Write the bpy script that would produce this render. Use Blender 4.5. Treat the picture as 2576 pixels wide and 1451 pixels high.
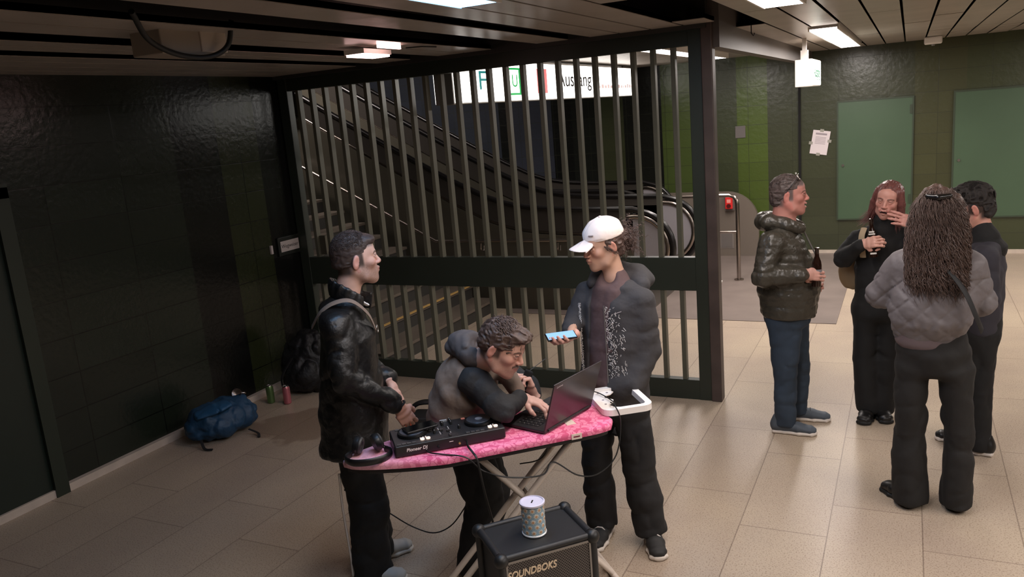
import bpy, bmesh, math, random
import numpy as np
from mathutils import Vector, Matrix, Quaternion
C = bpy.context.scene.collection
for o in list(bpy.data.objects): bpy.data.objects.remove(o)
PI = math.pi
# ---------------------------------------------------------------- camera
cam = bpy.data.cameras.new('camera'); cam.sensor_fit = 'HORIZONTAL'; cam.sensor_width = 36
cam.lens = 2035.94 / 2576 * 36; cam.clip_start = .05; cam.clip_end = 100
co = bpy.data.objects.new('camera', cam); C.objects.link(co)
RX = (0.89913174, 0.43000049, -0.08161923); RY = (0.01784016, -0.2223339, -0.97480735); RZ = (-0.43731436, 0.87502413, -0.20757874)
M = Matrix(((RX[0], -RY[0], -RZ[0], 0), (RX[1], -RY[1], -RZ[1], 0), (RX[2], -RY[2], -RZ[2], 2.3), (0, 0, 0, 1)))
co.matrix_world = M
bpy.context.scene.camera = co
vs = bpy.context.scene.view_settings
vs.view_transform = 'Standard'; vs.look = 'None'; vs.gamma = 1; vs.use_curve_mapping = False; vs.exposure = 0.0
# ---------------------------------------------------------------- world and light
w = bpy.data.worlds.new('world'); bpy.context.scene.world = w; w.use_nodes = True
w.node_tree.nodes['Background'].inputs[0].default_value = (.9, .8, .75, 1)
w.node_tree.nodes['Background'].inputs[1].default_value = .012
def area(name, loc, sx, sy, power, col, rot=(0, 0, 0), spread=180):
    l = bpy.data.lights.new(name, 'AREA'); l.shape = 'RECTANGLE'; l.size = sx; l.size_y = sy; l.energy = power; l.color = col
    l.spread = math.radians(spread)
    o = bpy.data.objects.new(name, l); C.objects.link(o); o.location = loc; o.rotation_euler = rot; return o
WARM = (1, .925, .88)
area('lamp_light', (-.67, 9.5, 2.76), .2, 3.7, 68, WARM)
area('lamp_light', (-.67, 3.1, 2.76), .2, 3.9, 42, WARM)
area('lamp_light', (2.6, 9.5, 2.76), .2, 3.7, 100, WARM)  # added light out of view, brightens the right side of the hall
area('lamp_light', (2.6, 3.1, 2.76), .2, 3.9, 125, WARM)  # near half of the added right row, also out of view
area('lamp_light', (-1.83, 2.85, 2.79), .2, 1.2, 9, (.45, .68, 1))
area('lamp_light', (-3.28, 4.70, 2.72), .14, .28, 3, (1, .76, .72))
area('lamp_light', (-8.2, 7.4, 5.88), 1.2, 1.2, 95, (1, .88, .82), rot=(.62, 0, 0), spread=75)  # added unseen light, aimed at the escalator sides
area('lamp_light', (-2.2, 9.3, 2.76), .2, 3.2, 55, WARM)  # added light to lift the passage and cladding behind the gate

# ---------------------------------------------------------------- materials
def lin(c):
    r = []
    for v in c:
        v = v / 255.; r.append(v / 12.92 if v <= .04045 else ((v + .055) / 1.055) ** 2.4)
    return tuple(r) + (1,)
MATS = {}
def mat(name, col, rough=.6, metal=0, var=0, vscale=8, bump=0, bscale=60, emit=0, attr=None, spec=.5, alpha=1, coat=0, bump2=0, b2scale=9, sheen=0, trans=0):
    if name in MATS: return MATS[name]
    m = bpy.data.materials.new(name); m.use_nodes = True; nt = m.node_tree; N = nt.nodes; L = nt.links
    b = N['Principled BSDF']; c = lin(col)
    b.inputs['Base Color'].default_value = c; b.inputs['Roughness'].default_value = rough; b.inputs['Metallic'].default_value = metal
    b.inputs['Specular IOR Level'].default_value = spec; b.inputs['Coat Weight'].default_value = coat
    b.inputs['Sheen Weight'].default_value = sheen; b.inputs['Transmission Weight'].default_value = trans
    tc = N.new('ShaderNodeTexCoord')
    src = None
    if attr:
        a = N.new('ShaderNodeAttribute'); a.attribute_name = attr; src = a.outputs['Color']
    if var:
        n = N.new('ShaderNodeTexNoise'); n.inputs['Scale'].default_value = vscale; n.inputs['Detail'].default_value = 5
        L.new(tc.outputs['Object'], n.inputs['Vector'])
        mr = N.new('ShaderNodeMapRange'); mr.inputs[1].default_value = .3; mr.inputs[2].default_value = .7
        mr.inputs[3].default_value = 1 - var; mr.inputs[4].default_value = 1 + var; L.new(n.outputs[0], mr.inputs[0])
        mx = N.new('ShaderNodeVectorMath'); mx.operation = 'SCALE'; L.new(mr.outputs[0], mx.inputs['Scale'])
        if src: L.new(src, mx.inputs[0])
        else: mx.inputs[0].default_value = c[:3]
        src = mx.outputs[0]
    if src: L.new(src, b.inputs['Base Color'])
    hs = []
    for st, sc in ((bump, bscale), (bump2, b2scale)):
        if st:
            n = N.new('ShaderNodeTexNoise'); n.inputs['Scale'].default_value = sc; n.inputs['Detail'].default_value = 3
            L.new(tc.outputs['Object'], n.inputs['Vector'])
            bp = N.new('ShaderNodeBump'); bp.inputs['Strength'].default_value = st; bp.inputs['Distance'].default_value = (.25 if st is bump else .5) / sc
            L.new(n.outputs[0], bp.inputs['Height'])
            if hs: L.new(hs[-1], bp.inputs['Normal'])
            hs.append(bp.outputs[0])
    if hs: L.new(hs[-1], b.inputs['Normal'])
    if emit:
        b.inputs['Emission Color'].default_value = c; b.inputs['Emission Strength'].default_value = emit
    MATS[name] = m; return m
def bandmat(name, axis, edges, cols, x0, x1, rough, bw, bh, mortar, joint, bump=.25, bscale=18, var=.18, ox=0, oz=0):
    """glazed wall tiles in running courses, vertical colour bands by position"""
    m = bpy.data.materials.new(name); m.use_nodes = True; nt = m.node_tree; N = nt.nodes; L = nt.links; b = N['Principled BSDF']
    g = N.new('ShaderNodeNewGeometry'); s = N.new('ShaderNodeSeparateXYZ'); L.new(g.outputs['Position'], s.inputs[0])
    mr = N.new('ShaderNodeMapRange'); L.new(s.outputs[axis], mr.inputs[0]); mr.inputs[1].default_value = x0; mr.inputs[2].default_value = x1
    cr = N.new('ShaderNodeValToRGB'); cr.color_ramp.interpolation = 'CONSTANT'; L.new(mr.outputs[0], cr.inputs[0])
    e = cr.color_ramp.elements
    e[0].position = 0; e[0].color = lin(cols[0]); e.remove(e[1])
    for p, c in zip(edges, cols[1:]):
        q = e.new((p - x0) / (x1 - x0)); q.color = lin(c)
    cb = N.new('ShaderNodeCombineXYZ'); L.new(s.outputs[axis], cb.inputs[0]); L.new(s.outputs[2], cb.inputs[1])
    ad = N.new('ShaderNodeVectorMath'); ad.operation = 'ADD'; ad.inputs[1].default_value = (ox, oz, 0); L.new(cb.outputs[0], ad.inputs[0])
    br = N.new('ShaderNodeTexBrick'); L.new(ad.outputs[0], br.inputs['Vector']); br.offset = 0
    br.inputs['Scale'].default_value = 1; br.inputs['Brick Width'].default_value = bw; br.inputs['Row Height'].default_value = bh
    br.inputs['Mortar Size'].default_value = mortar; br.inputs['Mortar Smooth'].default_value = .3
    br.inputs['Color1'].default_value = (1 - var, 1 - var, 1 - var, 1); br.inputs['Color2'].default_value = (1 + var, 1 + var, 1 + var, 1)
    br.inputs['Mortar'].default_value = (1, 1, 1, 1)
    mu = N.new('ShaderNodeVectorMath'); mu.operation = 'MULTIPLY'; L.new(cr.outputs[0], mu.inputs[0]); L.new(br.outputs['Color'], mu.inputs[1])
    mx = N.new('ShaderNodeMixRGB'); L.new(br.outputs['Fac'], mx.inputs[0]); L.new(mu.outputs[0], mx.inputs[1]); mx.inputs[2].default_value = lin(joint)
    L.new(mx.outputs[0], b.inputs['Base Color'])
    b.inputs['Roughness'].default_value = rough
    n = N.new('ShaderNodeTexNoise'); n.inputs['Scale'].default_value = bscale; n.inputs['Detail'].default_value = 3; L.new(g.outputs['Position'], n.inputs['Vector'])
    ma = N.new('ShaderNodeMath'); ma.operation = 'SUBTRACT'; L.new(n.outputs[0], ma.inputs[0]); L.new(br.outputs['Fac'], ma.inputs[1])
    bp = N.new('ShaderNodeBump'); bp.inputs['Strength'].default_value = bump; bp.inputs['Distance'].default_value = .02; L.new(ma.outputs[0], bp.inputs['Height'])
    L.new(bp.outputs[0], b.inputs['Normal']); return m
def floormat():
    m = bpy.data.materials.new('terrazzo'); m.use_nodes = True; nt = m.node_tree; N = nt.nodes; L = nt.links; b = N['Principled BSDF']
    g = N.new('ShaderNodeNewGeometry'); mp = N.new('ShaderNodeMapping'); L.new(g.outputs['Position'], mp.inputs[0])
    mp.inputs['Rotation'].default_value = (0, 0, PI / 2); mp.inputs['Location'].default_value = (.16, .35, 0)
    br = N.new('ShaderNodeTexBrick'); L.new(mp.outputs[0], br.inputs['Vector']); br.offset = .37; br.offset_frequency = 2
    br.inputs['Scale'].default_value = 1; br.inputs['Brick Width'].default_value = 1.0; br.inputs['Row Height'].default_value = .452
    br.inputs['Mortar Size'].default_value = .0035; br.inputs['Mortar Smooth'].default_value = .3
    br.inputs['Color1'].default_value = lin((176, 160, 142)); br.inputs['Color2'].default_value = lin((184, 168, 149)); br.inputs['Mortar'].default_value = lin((138, 122, 107))
    # aggregate
    v = N.new('ShaderNodeTexNoise'); v.inputs['Scale'].default_value = 130; v.inputs['Detail'].default_value = 3; L.new(g.outputs['Position'], v.inputs['Vector'])
    r = N.new('ShaderNodeValToRGB'); L.new(v.outputs[0], r.inputs[0]); r.color_ramp.elements[0].position = .34; r.color_ramp.elements[0].color = (.58, .53, .47, 1)
    r.color_ramp.elements[1].position = .47; r.color_ramp.elements[1].color = (1, 1, 1, 1)
    v2 = N.new('ShaderNodeTexNoise'); v2.inputs['Scale'].default_value = 1.3; v2.inputs['Detail'].default_value = 4; L.new(g.outputs['Position'], v2.inputs['Vector'])
    r2 = N.new('ShaderNodeValToRGB'); L.new(v2.outputs[0], r2.inputs[0]); r2.color_ramp.elements[0].position = .3; r2.color_ramp.elements[0].color = (.84, .82, .84, 1)
    r2.color_ramp.elements[1].position = .65; r2.color_ramp.elements[1].color = (1.03, 1.03, 1, 1)
    a = N.new('ShaderNodeVectorMath'); a.operation = 'MULTIPLY'; L.new(br.outputs['Color'], a.inputs[0]); L.new(r.outputs[0], a.inputs[1])
    a2 = N.new('ShaderNodeVectorMath'); a2.operation = 'MULTIPLY'; L.new(a.outputs[0], a2.inputs[0]); L.new(r2.outputs[0], a2.inputs[1])
    # spilled drink stain near the bags
    sb = N.new('ShaderNodeVectorMath'); sb.operation = 'SUBTRACT'; L.new(g.outputs['Position'], sb.inputs[0]); sb.inputs[1].default_value = (-4.42, 4.72, 0)
    nz = N.new('ShaderNodeTexNoise'); nz.inputs['Scale'].default_value = 3; L.new(g.outputs['Position'], nz.inputs['Vector'])
    le = N.new('ShaderNodeVectorMath'); le.operation = 'LENGTH'; L.new(sb.outputs[0], le.inputs[0])
    ad = N.new('ShaderNodeMath'); ad.operation = 'MULTIPLY_ADD'; L.new(nz.outputs[0], ad.inputs[0]); ad.inputs[1].default_value = .5; L.new(le.outputs['Value'], ad.inputs[2])
    rs = N.new('ShaderNodeValToRGB'); L.new(ad.outputs[0], rs.inputs[0]); rs.color_ramp.elements[0].position = .58; rs.color_ramp.elements[0].color = (.66, .6, .58, 1)
    rs.color_ramp.elements[1].position = .61; rs.color_ramp.elements[1].color = (1, 1, 1, 1)
    a3 = N.new('ShaderNodeVectorMath'); a3.operation = 'MULTIPLY'; L.new(a2.outputs[0], a3.inputs[0]); L.new(rs.outputs[0], a3.inputs[1])
    L.new(a3.outputs[0], b.inputs['Base Color'])
    b.inputs['Roughness'].default_value = .42
    bp = N.new('ShaderNodeBump'); bp.inputs['Strength'].default_value = .08; bp.inputs['Distance'].default_value = .01; L.new(v2.outputs[0], bp.inputs['Height']); L.new(bp.outputs[0], b.inputs['Normal'])
    return m

# ---------------------------------------------------------------- mesh helpers
def T(loc=(0, 0, 0), rot=(0, 0, 0), sc=(1, 1, 1)):
    from mathutils import Euler
    return Matrix.LocRotScale(Vector(loc), Euler(rot), Vector(sc))
class MB:
    def __init__(s, M=None): s.bm = bmesh.new(); s.M = M or Matrix()
    def _x(s, vs, M):
        M = s.M @ (M or Matrix())
        for v in vs: v.co = M @ v.co
    def box(s, x0, x1, y0, y1, z0, z1, M=None, bev=0):
        r = bmesh.ops.create_cube(s.bm, size=1); vs = r['verts']
        for v in vs: v.co = Vector(((x0 + x1) / 2 + v.co.x * (x1 - x0), (y0 + y1) / 2 + v.co.y * (y1 - y0), (z0 + z1) / 2 + v.co.z * (z1 - z0)))
        if bev:
            es = list({e for v in vs for e in v.link_edges})
            rr = bmesh.ops.bevel(s.bm, geom=es, offset=bev, segments=3, affect='EDGES', profile=.5)
            vs = list({v for f in rr['faces'] for v in f.verts} | {v for v in vs if v.is_valid})
        s._x(vs, M); return s
    def cyl(s, r, z0, z1, M=None, n=24, r2=None, cap=True):
        rr = bmesh.ops.create_cone(s.bm, cap_ends=cap, segments=n, radius1=r, radius2=r if r2 is None else r2, depth=z1 - z0)
        for v in rr['verts']: v.co.z += (z0 + z1) / 2
        s._x(rr['verts'], M); return s
    def sph(s, c, r, M=None, n=16):
        rr = bmesh.ops.create_uvsphere(s.bm, u_segments=n, v_segments=n // 2 + 2, radius=1)
        r = (r, r, r) if not hasattr(r, '__len__') else r
        for v in rr['verts']: v.co = Vector((c[0] + v.co.x * r[0], c[1] + v.co.y * r[1], c[2] + v.co.z * r[2]))
        s._x(rr['verts'], M); return s
    def tube(s, pts, r, n=8, M=None, closed=False, flat=None, up=None):
        P = [Vector(p) for p in pts]; rings = []; k = len(P)
        t0 = (P[1] - P[0]).normalized(); u = up and Vector(up) or (Vector((0, 0, 1)) if abs(t0.z) < .9 else Vector((1, 0, 0)))
        nrm = (u - t0 * u.dot(t0)).normalized()
        for i in range(k):
            if closed: t = P[(i + 1) % k] - P[i - 1]
            else: t = P[min(i + 1, k - 1)] - P[max(i - 1, 0)]
            t.normalize(); nrm = (nrm - t * nrm.dot(t)).normalized(); bi = t.cross(nrm)
            rr = r[i] if hasattr(r, '__len__') else r
            ra, rb = (rr, rr) if flat is None else (rr * flat[0], rr * flat[1])
            rings.append([s.bm.verts.new(P[i] + nrm * math.cos(a) * ra + bi * math.sin(a) * rb) for a in [2 * PI * j / n for j in range(n)]])
        for i in range(k if closed else k - 1):
            A, B = rings[i], rings[(i + 1) % k]
            for j in range(n): s.bm.faces.new((A[j], A[(j + 1) % n], B[(j + 1) % n], B[j]))
        if not closed:
            s.bm.faces.new(list(reversed(rings[0]))); s.bm.faces.new(rings[-1])
        s._x([v for R in rings for v in R], M); return s
    def lathe(s, prof, n=32, M=None):
        rings = [[s.bm.verts.new((r * math.cos(2 * PI * j / n), r * math.sin(2 * PI * j / n), z)) for j in range(n)] for r, z in prof]
        for A, B in zip(rings, rings[1:]):
            for j in range(n): s.bm.faces.new((A[j], A[(j + 1) % n], B[(j + 1) % n], B[j]))
        s.bm.faces.new(list(reversed(rings[0]))); s.bm.faces.new(rings[-1])
        s._x([v for R in rings for v in R], M); return s
    def prism(s, poly, z0, z1, M=None):
        a = [s.bm.verts.new((x, y, z0)) for x, y in poly]; b = [s.bm.verts.new((x, y, z1)) for x, y in poly]; n = len(poly)
        s.bm.faces.new(list(reversed(a))); s.bm.faces.new(b)
        for i in range(n): s.bm.faces.new((a[i], a[(i + 1) % n], b[(i + 1) % n], b[i]))
        s._x(a + b, M); return s
    def strip(s, A, B, th, M=None):
        """solid ribbon between two point rows, thickness vector th"""
        th = Vector(th); A = [Vector(p) for p in A]; B = [Vector(p) for p in B]
        R = [[s.bm.verts.new(p) for p in (a, b, b + th, a + th)] for a, b in zip(A, B)]
        for p, q in zip(R, R[1:]):
            for j in range(4): s.bm.faces.new((p[j], p[(j + 1) % 4], q[(j + 1) % 4], q[j]))
        s.bm.faces.new(list(reversed(R[0]))); s.bm.faces.new(R[-1]); s._x([v for r in R for v in r], M); return s
    def build(s, name, m, parent=None, smooth=None, M=None):
        bmesh.ops.recalc_face_normals(s.bm, faces=s.bm.faces)
        me = bpy.data.meshes.new(name); s.bm.to_mesh(me); s.bm.free()
        o = bpy.data.objects.new(name, me); C.objects.link(o)
        if m: me.materials.append(m)
        if smooth is not None:
            me.polygons.foreach_set('use_smooth', [True] * len(me.polygons))
            if smooth < 180: me.set_sharp_from_angle(angle=math.radians(smooth))
        if parent: o.parent = parent
        if M: o.matrix_world = M
        return o
def tag(o, label=None, cat=None, group=None, kind=None):
    for k, v in (('label', label), ('category', cat), ('group', group), ('kind', kind)):
        if v: o[k] = v
    return o
def struct(o): o['kind'] = 'structure'; return o
def thing(name, label, cat, loc=(0, 0, 0), rz=0, group=None):
    o = bpy.data.objects.new(name, None); C.objects.link(o); o.location = loc; o.rotation_euler = (0, 0, rz); o.empty_display_size = .1
    return tag(o, label, cat, group)
def spl(pts, n=8):
    """Catmull-Rom through points"""
    P = [Vector(p) for p in pts]; P = [2 * P[0] - P[1]] + P + [2 * P[-1] - P[-2]]; out = []
    for i in range(1, len(P) - 2):
        a, b, c, d = P[i - 1:i + 3]
        for k in range(n):
            t = k / n; out.append(.5 * ((2 * b) + (-a + c) * t + (2 * a - 5 * b + 4 * c - d) * t * t + (-a + 3 * b - 3 * c + d) * t ** 3))
    out.append(P[-2]); return out
def text(name, s, size, m, parent, loc, rot, ext=.0008, shear=0, bold=0, align='CENTER', sx=1):
    cu = bpy.data.curves.new(name, 'FONT'); cu.body = s; cu.size = size; cu.extrude = ext; cu.align_x = align; cu.align_y = 'CENTER'; cu.shear = shear; cu.offset = bold
    o = bpy.data.objects.new(name, cu); C.objects.link(o)
    dg = bpy.context.evaluated_depsgraph_get(); me = bpy.data.meshes.new_from_object(o.evaluated_get(dg)); bpy.data.objects.remove(o)
    me.name = name; me.materials.clear(); me.materials.append(m)
    if sx != 1:
        for v in me.vertices: v.co.x *= sx
    o = bpy.data.objects.new(name, me); C.objects.link(o); o.parent = parent; o.location = loc; o.rotation_euler = rot; return o
# ================================================================ THE STATION
FLOORM = floormat()
struct(MB().box(-5.3, 9, -4, 12.4, -.2, 0).build('floor', FLOORM))
struct(MB().box(-13, -5.3, 6.1, 12.4, -.2, 0).build('floor', FLOORM))
plate = mat('landing stone', (124, 112, 106), .4, var=.12, vscale=3, bump=.05)
struct(MB().box(-4.3, -1.28, 8.42, 12.28, 0, .006).box(-1.27, -.62, 8.42, 12.28, 0, .006).build('trim_1', plate))
G1, G2, G3, K = (44, 52, 33), (62, 66, 38), (30, 36, 28), (16, 17, 15)
wl = bandmat('left wall tiles', 1, (4.70, 5.18, 5.66), (G3, K, (40, 45, 26), K), -4, 7, .24, .62, .262, .004, (8, 9, 7), bump=.12, bscale=26, var=.15, ox=.14)
struct(MB().box(-5.5, -5.26, -4, 6.12, 0, 3.4).build('wall_left', wl))
wf = bandmat('far wall tiles', 0, (-6.2, -5.97, -5.2, -4.87, -4.42, -4.0, -3.45, -2.9, -2.32, -1.87, -.0, .6),
             ((48, 52, 60), K, (50, 53, 62), K, (24, 26, 22), (56, 60, 40), (24, 25, 21), (70, 84, 42), (58, 64, 44), (74, 90, 38), (58, 62, 44), (64, 66, 42), (58, 64, 40)),
             -13, 9, .3, .61, .27, .003, (42, 44, 32), bump=.17, bscale=16, var=.08, ox=.27)
struct(MB().box(-13, 9, 12.3, 12.5, 0, 7).build('wall_back', wf))
struct(MB().box(9, 9.2, -4, 12.5, 0, 3.4).build('wall_right', wf))
struct(MB().box(-5.5, 9.2, -4.2, -4, 0, 3.4).build('wall_front', wf))
struct(MB().box(-13.2, -13, 6, 12.5, 0, 7).build('wall_left', wf))
struct(MB().box(-13, -5.5, 5.95, 6.12, 0, 7).build('wall_front', mat('shaft wall', (40, 42, 36), .5)))
stone = mat('skirting stone', (196, 182, 168), .5, var=.1)
struct(MB().box(-5.262, -5.215, -4, 6.0, 0, .055).build('baseboard_left', stone))
struct(MB().box(-1.9, 9, 12.27, 12.3, 0, .05).build('baseboard_back', stone))
blk = mat('black void', (14, 13, 13), .9)
slat = mat('ceiling slats', (168, 158, 149), .33, var=.12, vscale=2.5, bump=.06, bscale=5)
# slatted ceiling over the hall: strips run away from the camera, some left out
c = MB()
def slats(x0, x1, y0, y1, wd=.233, gap=.018, z=2.83):
    n = max(1, round((x1 - x0) / wd)); s = (x1 - x0) / n
    for i in range(n):
        a = x0 + i * s; b = a + s - gap
        c.strip([(a, y0, z + .03), (a, y0, z), (b, y0, z), (b, y0, z + .03)], [(a, y1, z + .03), (a, y1, z), (b, y1, z), (b, y1, z + .03)], (0, 0, .004))
for a, b in ((-5.26, -4.30), (-4.09, -3.74), (-3.49, -2.98), (-2.60, -2.32), (-2.16, -1.45)): slats(a, b, -4, 5.98)
slats(-1.45, -1.22, -4, 4.2); slats(-1.45, -1.22, 5.65, 5.98); slats(-1.22, -.985, -4, 3.6); slats(-1.22, -.985, 6.7, 12.28)
r_ = random.Random(3)
x = -.985
while x < 8.9:
    w_ = .233
    if abs(x + .79) < .12:
        slats(x, x + w_, 5.3, 7.55); slats(x, x + w_, 11.45, 12.28)
    else:
        ys = [-4] + sorted(r_.uniform(-2, 12) for _ in range(3)) + [12.28]
        for a, b in zip(ys, ys[1:]): slats(x, x + w_, a, b - .012, z=2.83 + r_.uniform(0, .006))
    x += w_
for k in range(40):      # cross slats above the passage behind the gate
    y = 6.3 + k * .15; c.strip([(-3.9, y, 2.86), (-3.9, y + .13, 2.86)], [(-1.35, y, 2.86), (-1.35, y + .13, 2.86)], (0, 0, .02))
struct(c.build('ceiling', slat))
struct(MB().box(-5.5, 9.2, -4.2, 6.1, 3.1, 3.3).box(-4, 9.2, 6.1, 12.5, 3.1, 3.3).build('ceiling', mat('soffit grey', (52, 49, 47), .8)))
struct(MB().box(-13.2, -4, 5.95, 12.5, 6.6, 6.8).build('ceiling', mat('shaft ceiling', (120, 108, 100), .6)))
struct(MB().box(-4.05, -3.95, 6.1, 12.3, 2.86, 6.6).build('wall_shaft', mat('shaft wall', (40, 42, 36), .5)))
struct(MB().box(-1.32, -1.22, 6.05, 12.29, 2.66, 3.1).build('trim_2', mat('beam grey', (92, 84, 80), .5)))
struct(MB().box(-5.26, -1.3, 5.98, 6.16, 2.8, 3.1).build('trim_3', mat('lintel', (52, 50, 46), .5)))
# door set in the left wall
dg = mat('door dark green', (30, 40, 33), .35, var=.06)
d = struct(MB().box(-5.262, -5.235, 1.6, 3.20, 0, 2.05).build('door_1', dg))
MB().box(-5.262, -5.205, 3.20, 3.30, 0, 2.12).box(-5.262, -5.205, 1.5, 3.3, 2.05, 2.14).build('door_frame', mat('frame dark green', (38, 46, 36), .35), d)
# flush metal doors on the back wall
gm = mat('painted steel green', (66, 88, 66), .4, var=.05, vscale=2)
gm2 = mat('steel frame green', (50, 62, 46), .5)
for nm, x0, x1, z0, z1 in (('door_2', -.88, .04, .50, 2.11), ('door_3', .54, 2.0, .50, 2.13)):
    d = struct(MB().box(x0, x1, 12.275, 12.30, z0, z1).build(nm, gm))
    f = MB()
    for a, b, e, g in ((x0 - .02, x0, z0 - .02, z1 + .02), (x1, x1 + .02, z0 - .02, z1 + .02), (x0, x1, z1, z1 + .02), (x0, x1, z0 - .02, z0)): f.box(a, b, 12.27, 12.3, e, g)
    f.build('door_frame', gm2, d)
    MB().cyl(.018, 0, .02, T((x0 + .06, 12.28, 1.25), (PI / 2, 0, 0))).build('lock', mat('steel', (150, 145, 140), .3, 1), d)
    MB().box(x1 - .03, x1 + .0, 12.262, 12.276, 1.9, 2.02).box(x1 - .03, x1, 12.262, 12.276, .7, .82).build('hinge', gm2, d)
struct(MB().box(-1.405, -1.375, 12.27, 12.3, 0, 2.83).build('trim_4', blk))
# ---------------------------------------------------------------- luminaires
glow = mat('lamp glow', (255, 240, 232), .5, emit=9)
blueglow = mat('blue lamp glow', (120, 190, 255), .5, emit=9)
pinkglow = mat('pink lamp glow', (255, 205, 200), .5, emit=10)
white = mat('white enamel', (225, 220, 214), .4)
def luminaire(label, x, y0, y1, z, wd, gm_, n=3):
    t = thing('ceiling_lamp', label, 'lamp', (x, (y0 + y1) / 2, z), group=None)
    L_ = (y1 - y0) / 2
    MB().box(-wd / 2 - .012, wd / 2 + .012, -L_ - .01, L_ + .01, .012, .06).box(-wd / 2 - .012, -wd / 2, -L_, L_, -.004, .012).box(wd / 2, wd / 2 + .012, -L_, L_, -.004, .012).build('housing', white, t)
    for k in range(n):
        a = -L_ + k * 2 * L_ / n
        MB().box(-wd / 2, wd / 2, a + .008, a + 2 * L_ / n - .008, 0, .012).build('glow_panel', gm_, t)
    return t
luminaire('long bright rectangular ceiling lamp above the hanging sign box', -.67, 7.65, 11.4, 2.80, .22, glow)
luminaire('bright ceiling lamp cut by the top edge, near the right of the gate', -.67, 1.2, 5.22, 2.80, .22, glow)
luminaire('added long ceiling lamp out of view on the right, far end', 2.6, 7.65, 11.4, 2.80, .22, glow)  # fixtures for the added lights out of view on the right
luminaire('added long ceiling lamp out of view on the right, near end', 2.6, 1.2, 5.22, 2.80, .22, glow)
luminaire('bluish ceiling lamp at the top edge above the laptop', -1.80, 2.2, 3.52, 2.815, .2, blueglow, 1)
luminaire('added ceiling lamp over the passage behind the gate, right of the long sign box', -2.2, 7.7, 10.9, 2.80, .2, glow)  # fixture built around the added passage light
luminaire('added unseen lamp high up in the escalator shaft above the stairs', -8.2, 6.85, 8.0, 5.95, 1.1, mat('added lamp glow', (255, 240, 232), .5, emit=2), 1)  # fixture built around the added shaft light
t = thing('ceiling_lamp', 'small pinkish lamp and its glowing reflection strip in the dark slatted ceiling left of the gate', 'lamp', (-3.28, 4.7, 2.78))
MB().box(-.08, .08, -.16, .16, .0, .03).build('housing', white, t)
MB().box(-.07, .07, -.15, .15, -.014, 0).build('glow_panel', pinkglow, t)
MB().box(.185, .20, -.16, .10, .02, .09).build('glow_panel', pinkglow, t)  # glowing strip standing in for the lamp's reflection on the slat side
MB().tube([(.2, .16, .03), (.24, .3, .04), (.24, .5, .045)], .004, 6).build('cable', blk, t)
# box and drooping cable in the left ceiling gap
cream = mat('cream plastic', (150, 138, 126), .45)
t = thing('junction_box', 'cream cable box hanging among the left ceiling slats', 'cable box', (-3.25, 3.1, 2.72))
MB().box(-.1, .1, -.24, .16, 0, .12, bev=.006).build('housing', cream, t)
MB().box(-.11, .11, .0, .17, .015, .13, bev=.004).build('cover', mat('pale plastic', (190, 176, 162), .45), t)
tag(MB().tube(spl([(-2.95, 2.55, 2.86), (-3.1, 2.75, 2.77), (-3.14, 2.95, 2.715), (-3.12, 3.12, 2.71), (-3.07, 3.2, 2.76), (-3.04, 3.22, 2.88)], 8), .013, 10).build('ceiling_cable', mat('cable rubber', (20, 19, 18), .5), smooth=60),
    'thick black cable drooping in front of the cream ceiling box', 'cable')
t = thing('smoke_detector', 'small white detector on the ceiling above the right metal door', 'detector', (.25, 11.6, 2.74))
MB().box(-.1, .1, -.06, .06, 0, .09, bev=.02).build('body', white, t); MB().cyl(.02, -.02, .0).build('sensor', mat('grey plastic', (120, 118, 115), .4), t)
# hook hanging from the ceiling edge
tag(MB().tube([(-1.1, 6.66, 2.83), (-1.1, 6.66, 2.77), (-1.085, 6.66, 2.75), (-1.075, 6.66, 2.77)], .004, 6).build('ceiling_hook', blk), 'small dark hook hanging from the edge of the ceiling opening', 'hook')
# ---------------------------------------------------------------- barred gate
gg = mat('gate green paint', (42, 48, 40), .42, var=.08, vscale=3)
gb = mat('gate bar green paint', (84, 83, 70), .45, var=.08, vscale=6)
t = thing('barred_gate', 'dark green barred gate fence between the left wall and the escalators', 'gate', (-3.3, 6.06, 0))
X0, X1 = -5.25 + 3.3, -1.43 + 3.3
MB().box(X0, X1, -.03, .03, 2.69, 2.83, bev=.004).build('top_rail', gg, t)
MB().box(X0, X1, -.035, .035, .88, 1.14, bev=.004).build('middle_rail', gg, t)
MB().box(X0, X1, -.035, .035, .0, .16, bev=.004).build('bottom_rail', gg, t)
for k in range(24):
    x = -5.045 + k * .1517 + 3.3
    if k == 0: bar = MB().box(-.017, .017, -.03, .03, .16, 2.69, bev=.003).build('bar', gb, t); bar.location = (x, 0, 0)
    else: b2 = bar.copy(); C.objects.link(b2); b2.parent = t; b2.location = (x, 0, 0)
MB().box(X1 - .01, X1 + .09, -.04, .04, 0, 2.83, bev=.004).build('frame_post', gg, t)
MB().box(X0, X0 + .1, -.04, .04, 0, 2.83, bev=.004).build('frame_post', gg, t)
MB().box(X1 + .085, X1 + .165, -.055, .055, 0, 2.85, bev=.008).build('end_post', mat('worn brown steel', (74, 62, 58), .5, var=.25, vscale=5), t)
MB().box(-1.74, -1.66, .0, .04, 1.16, 1.34).build('lock_plate', mat('dull steel', (96, 92, 80), .5, .6), t)
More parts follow.
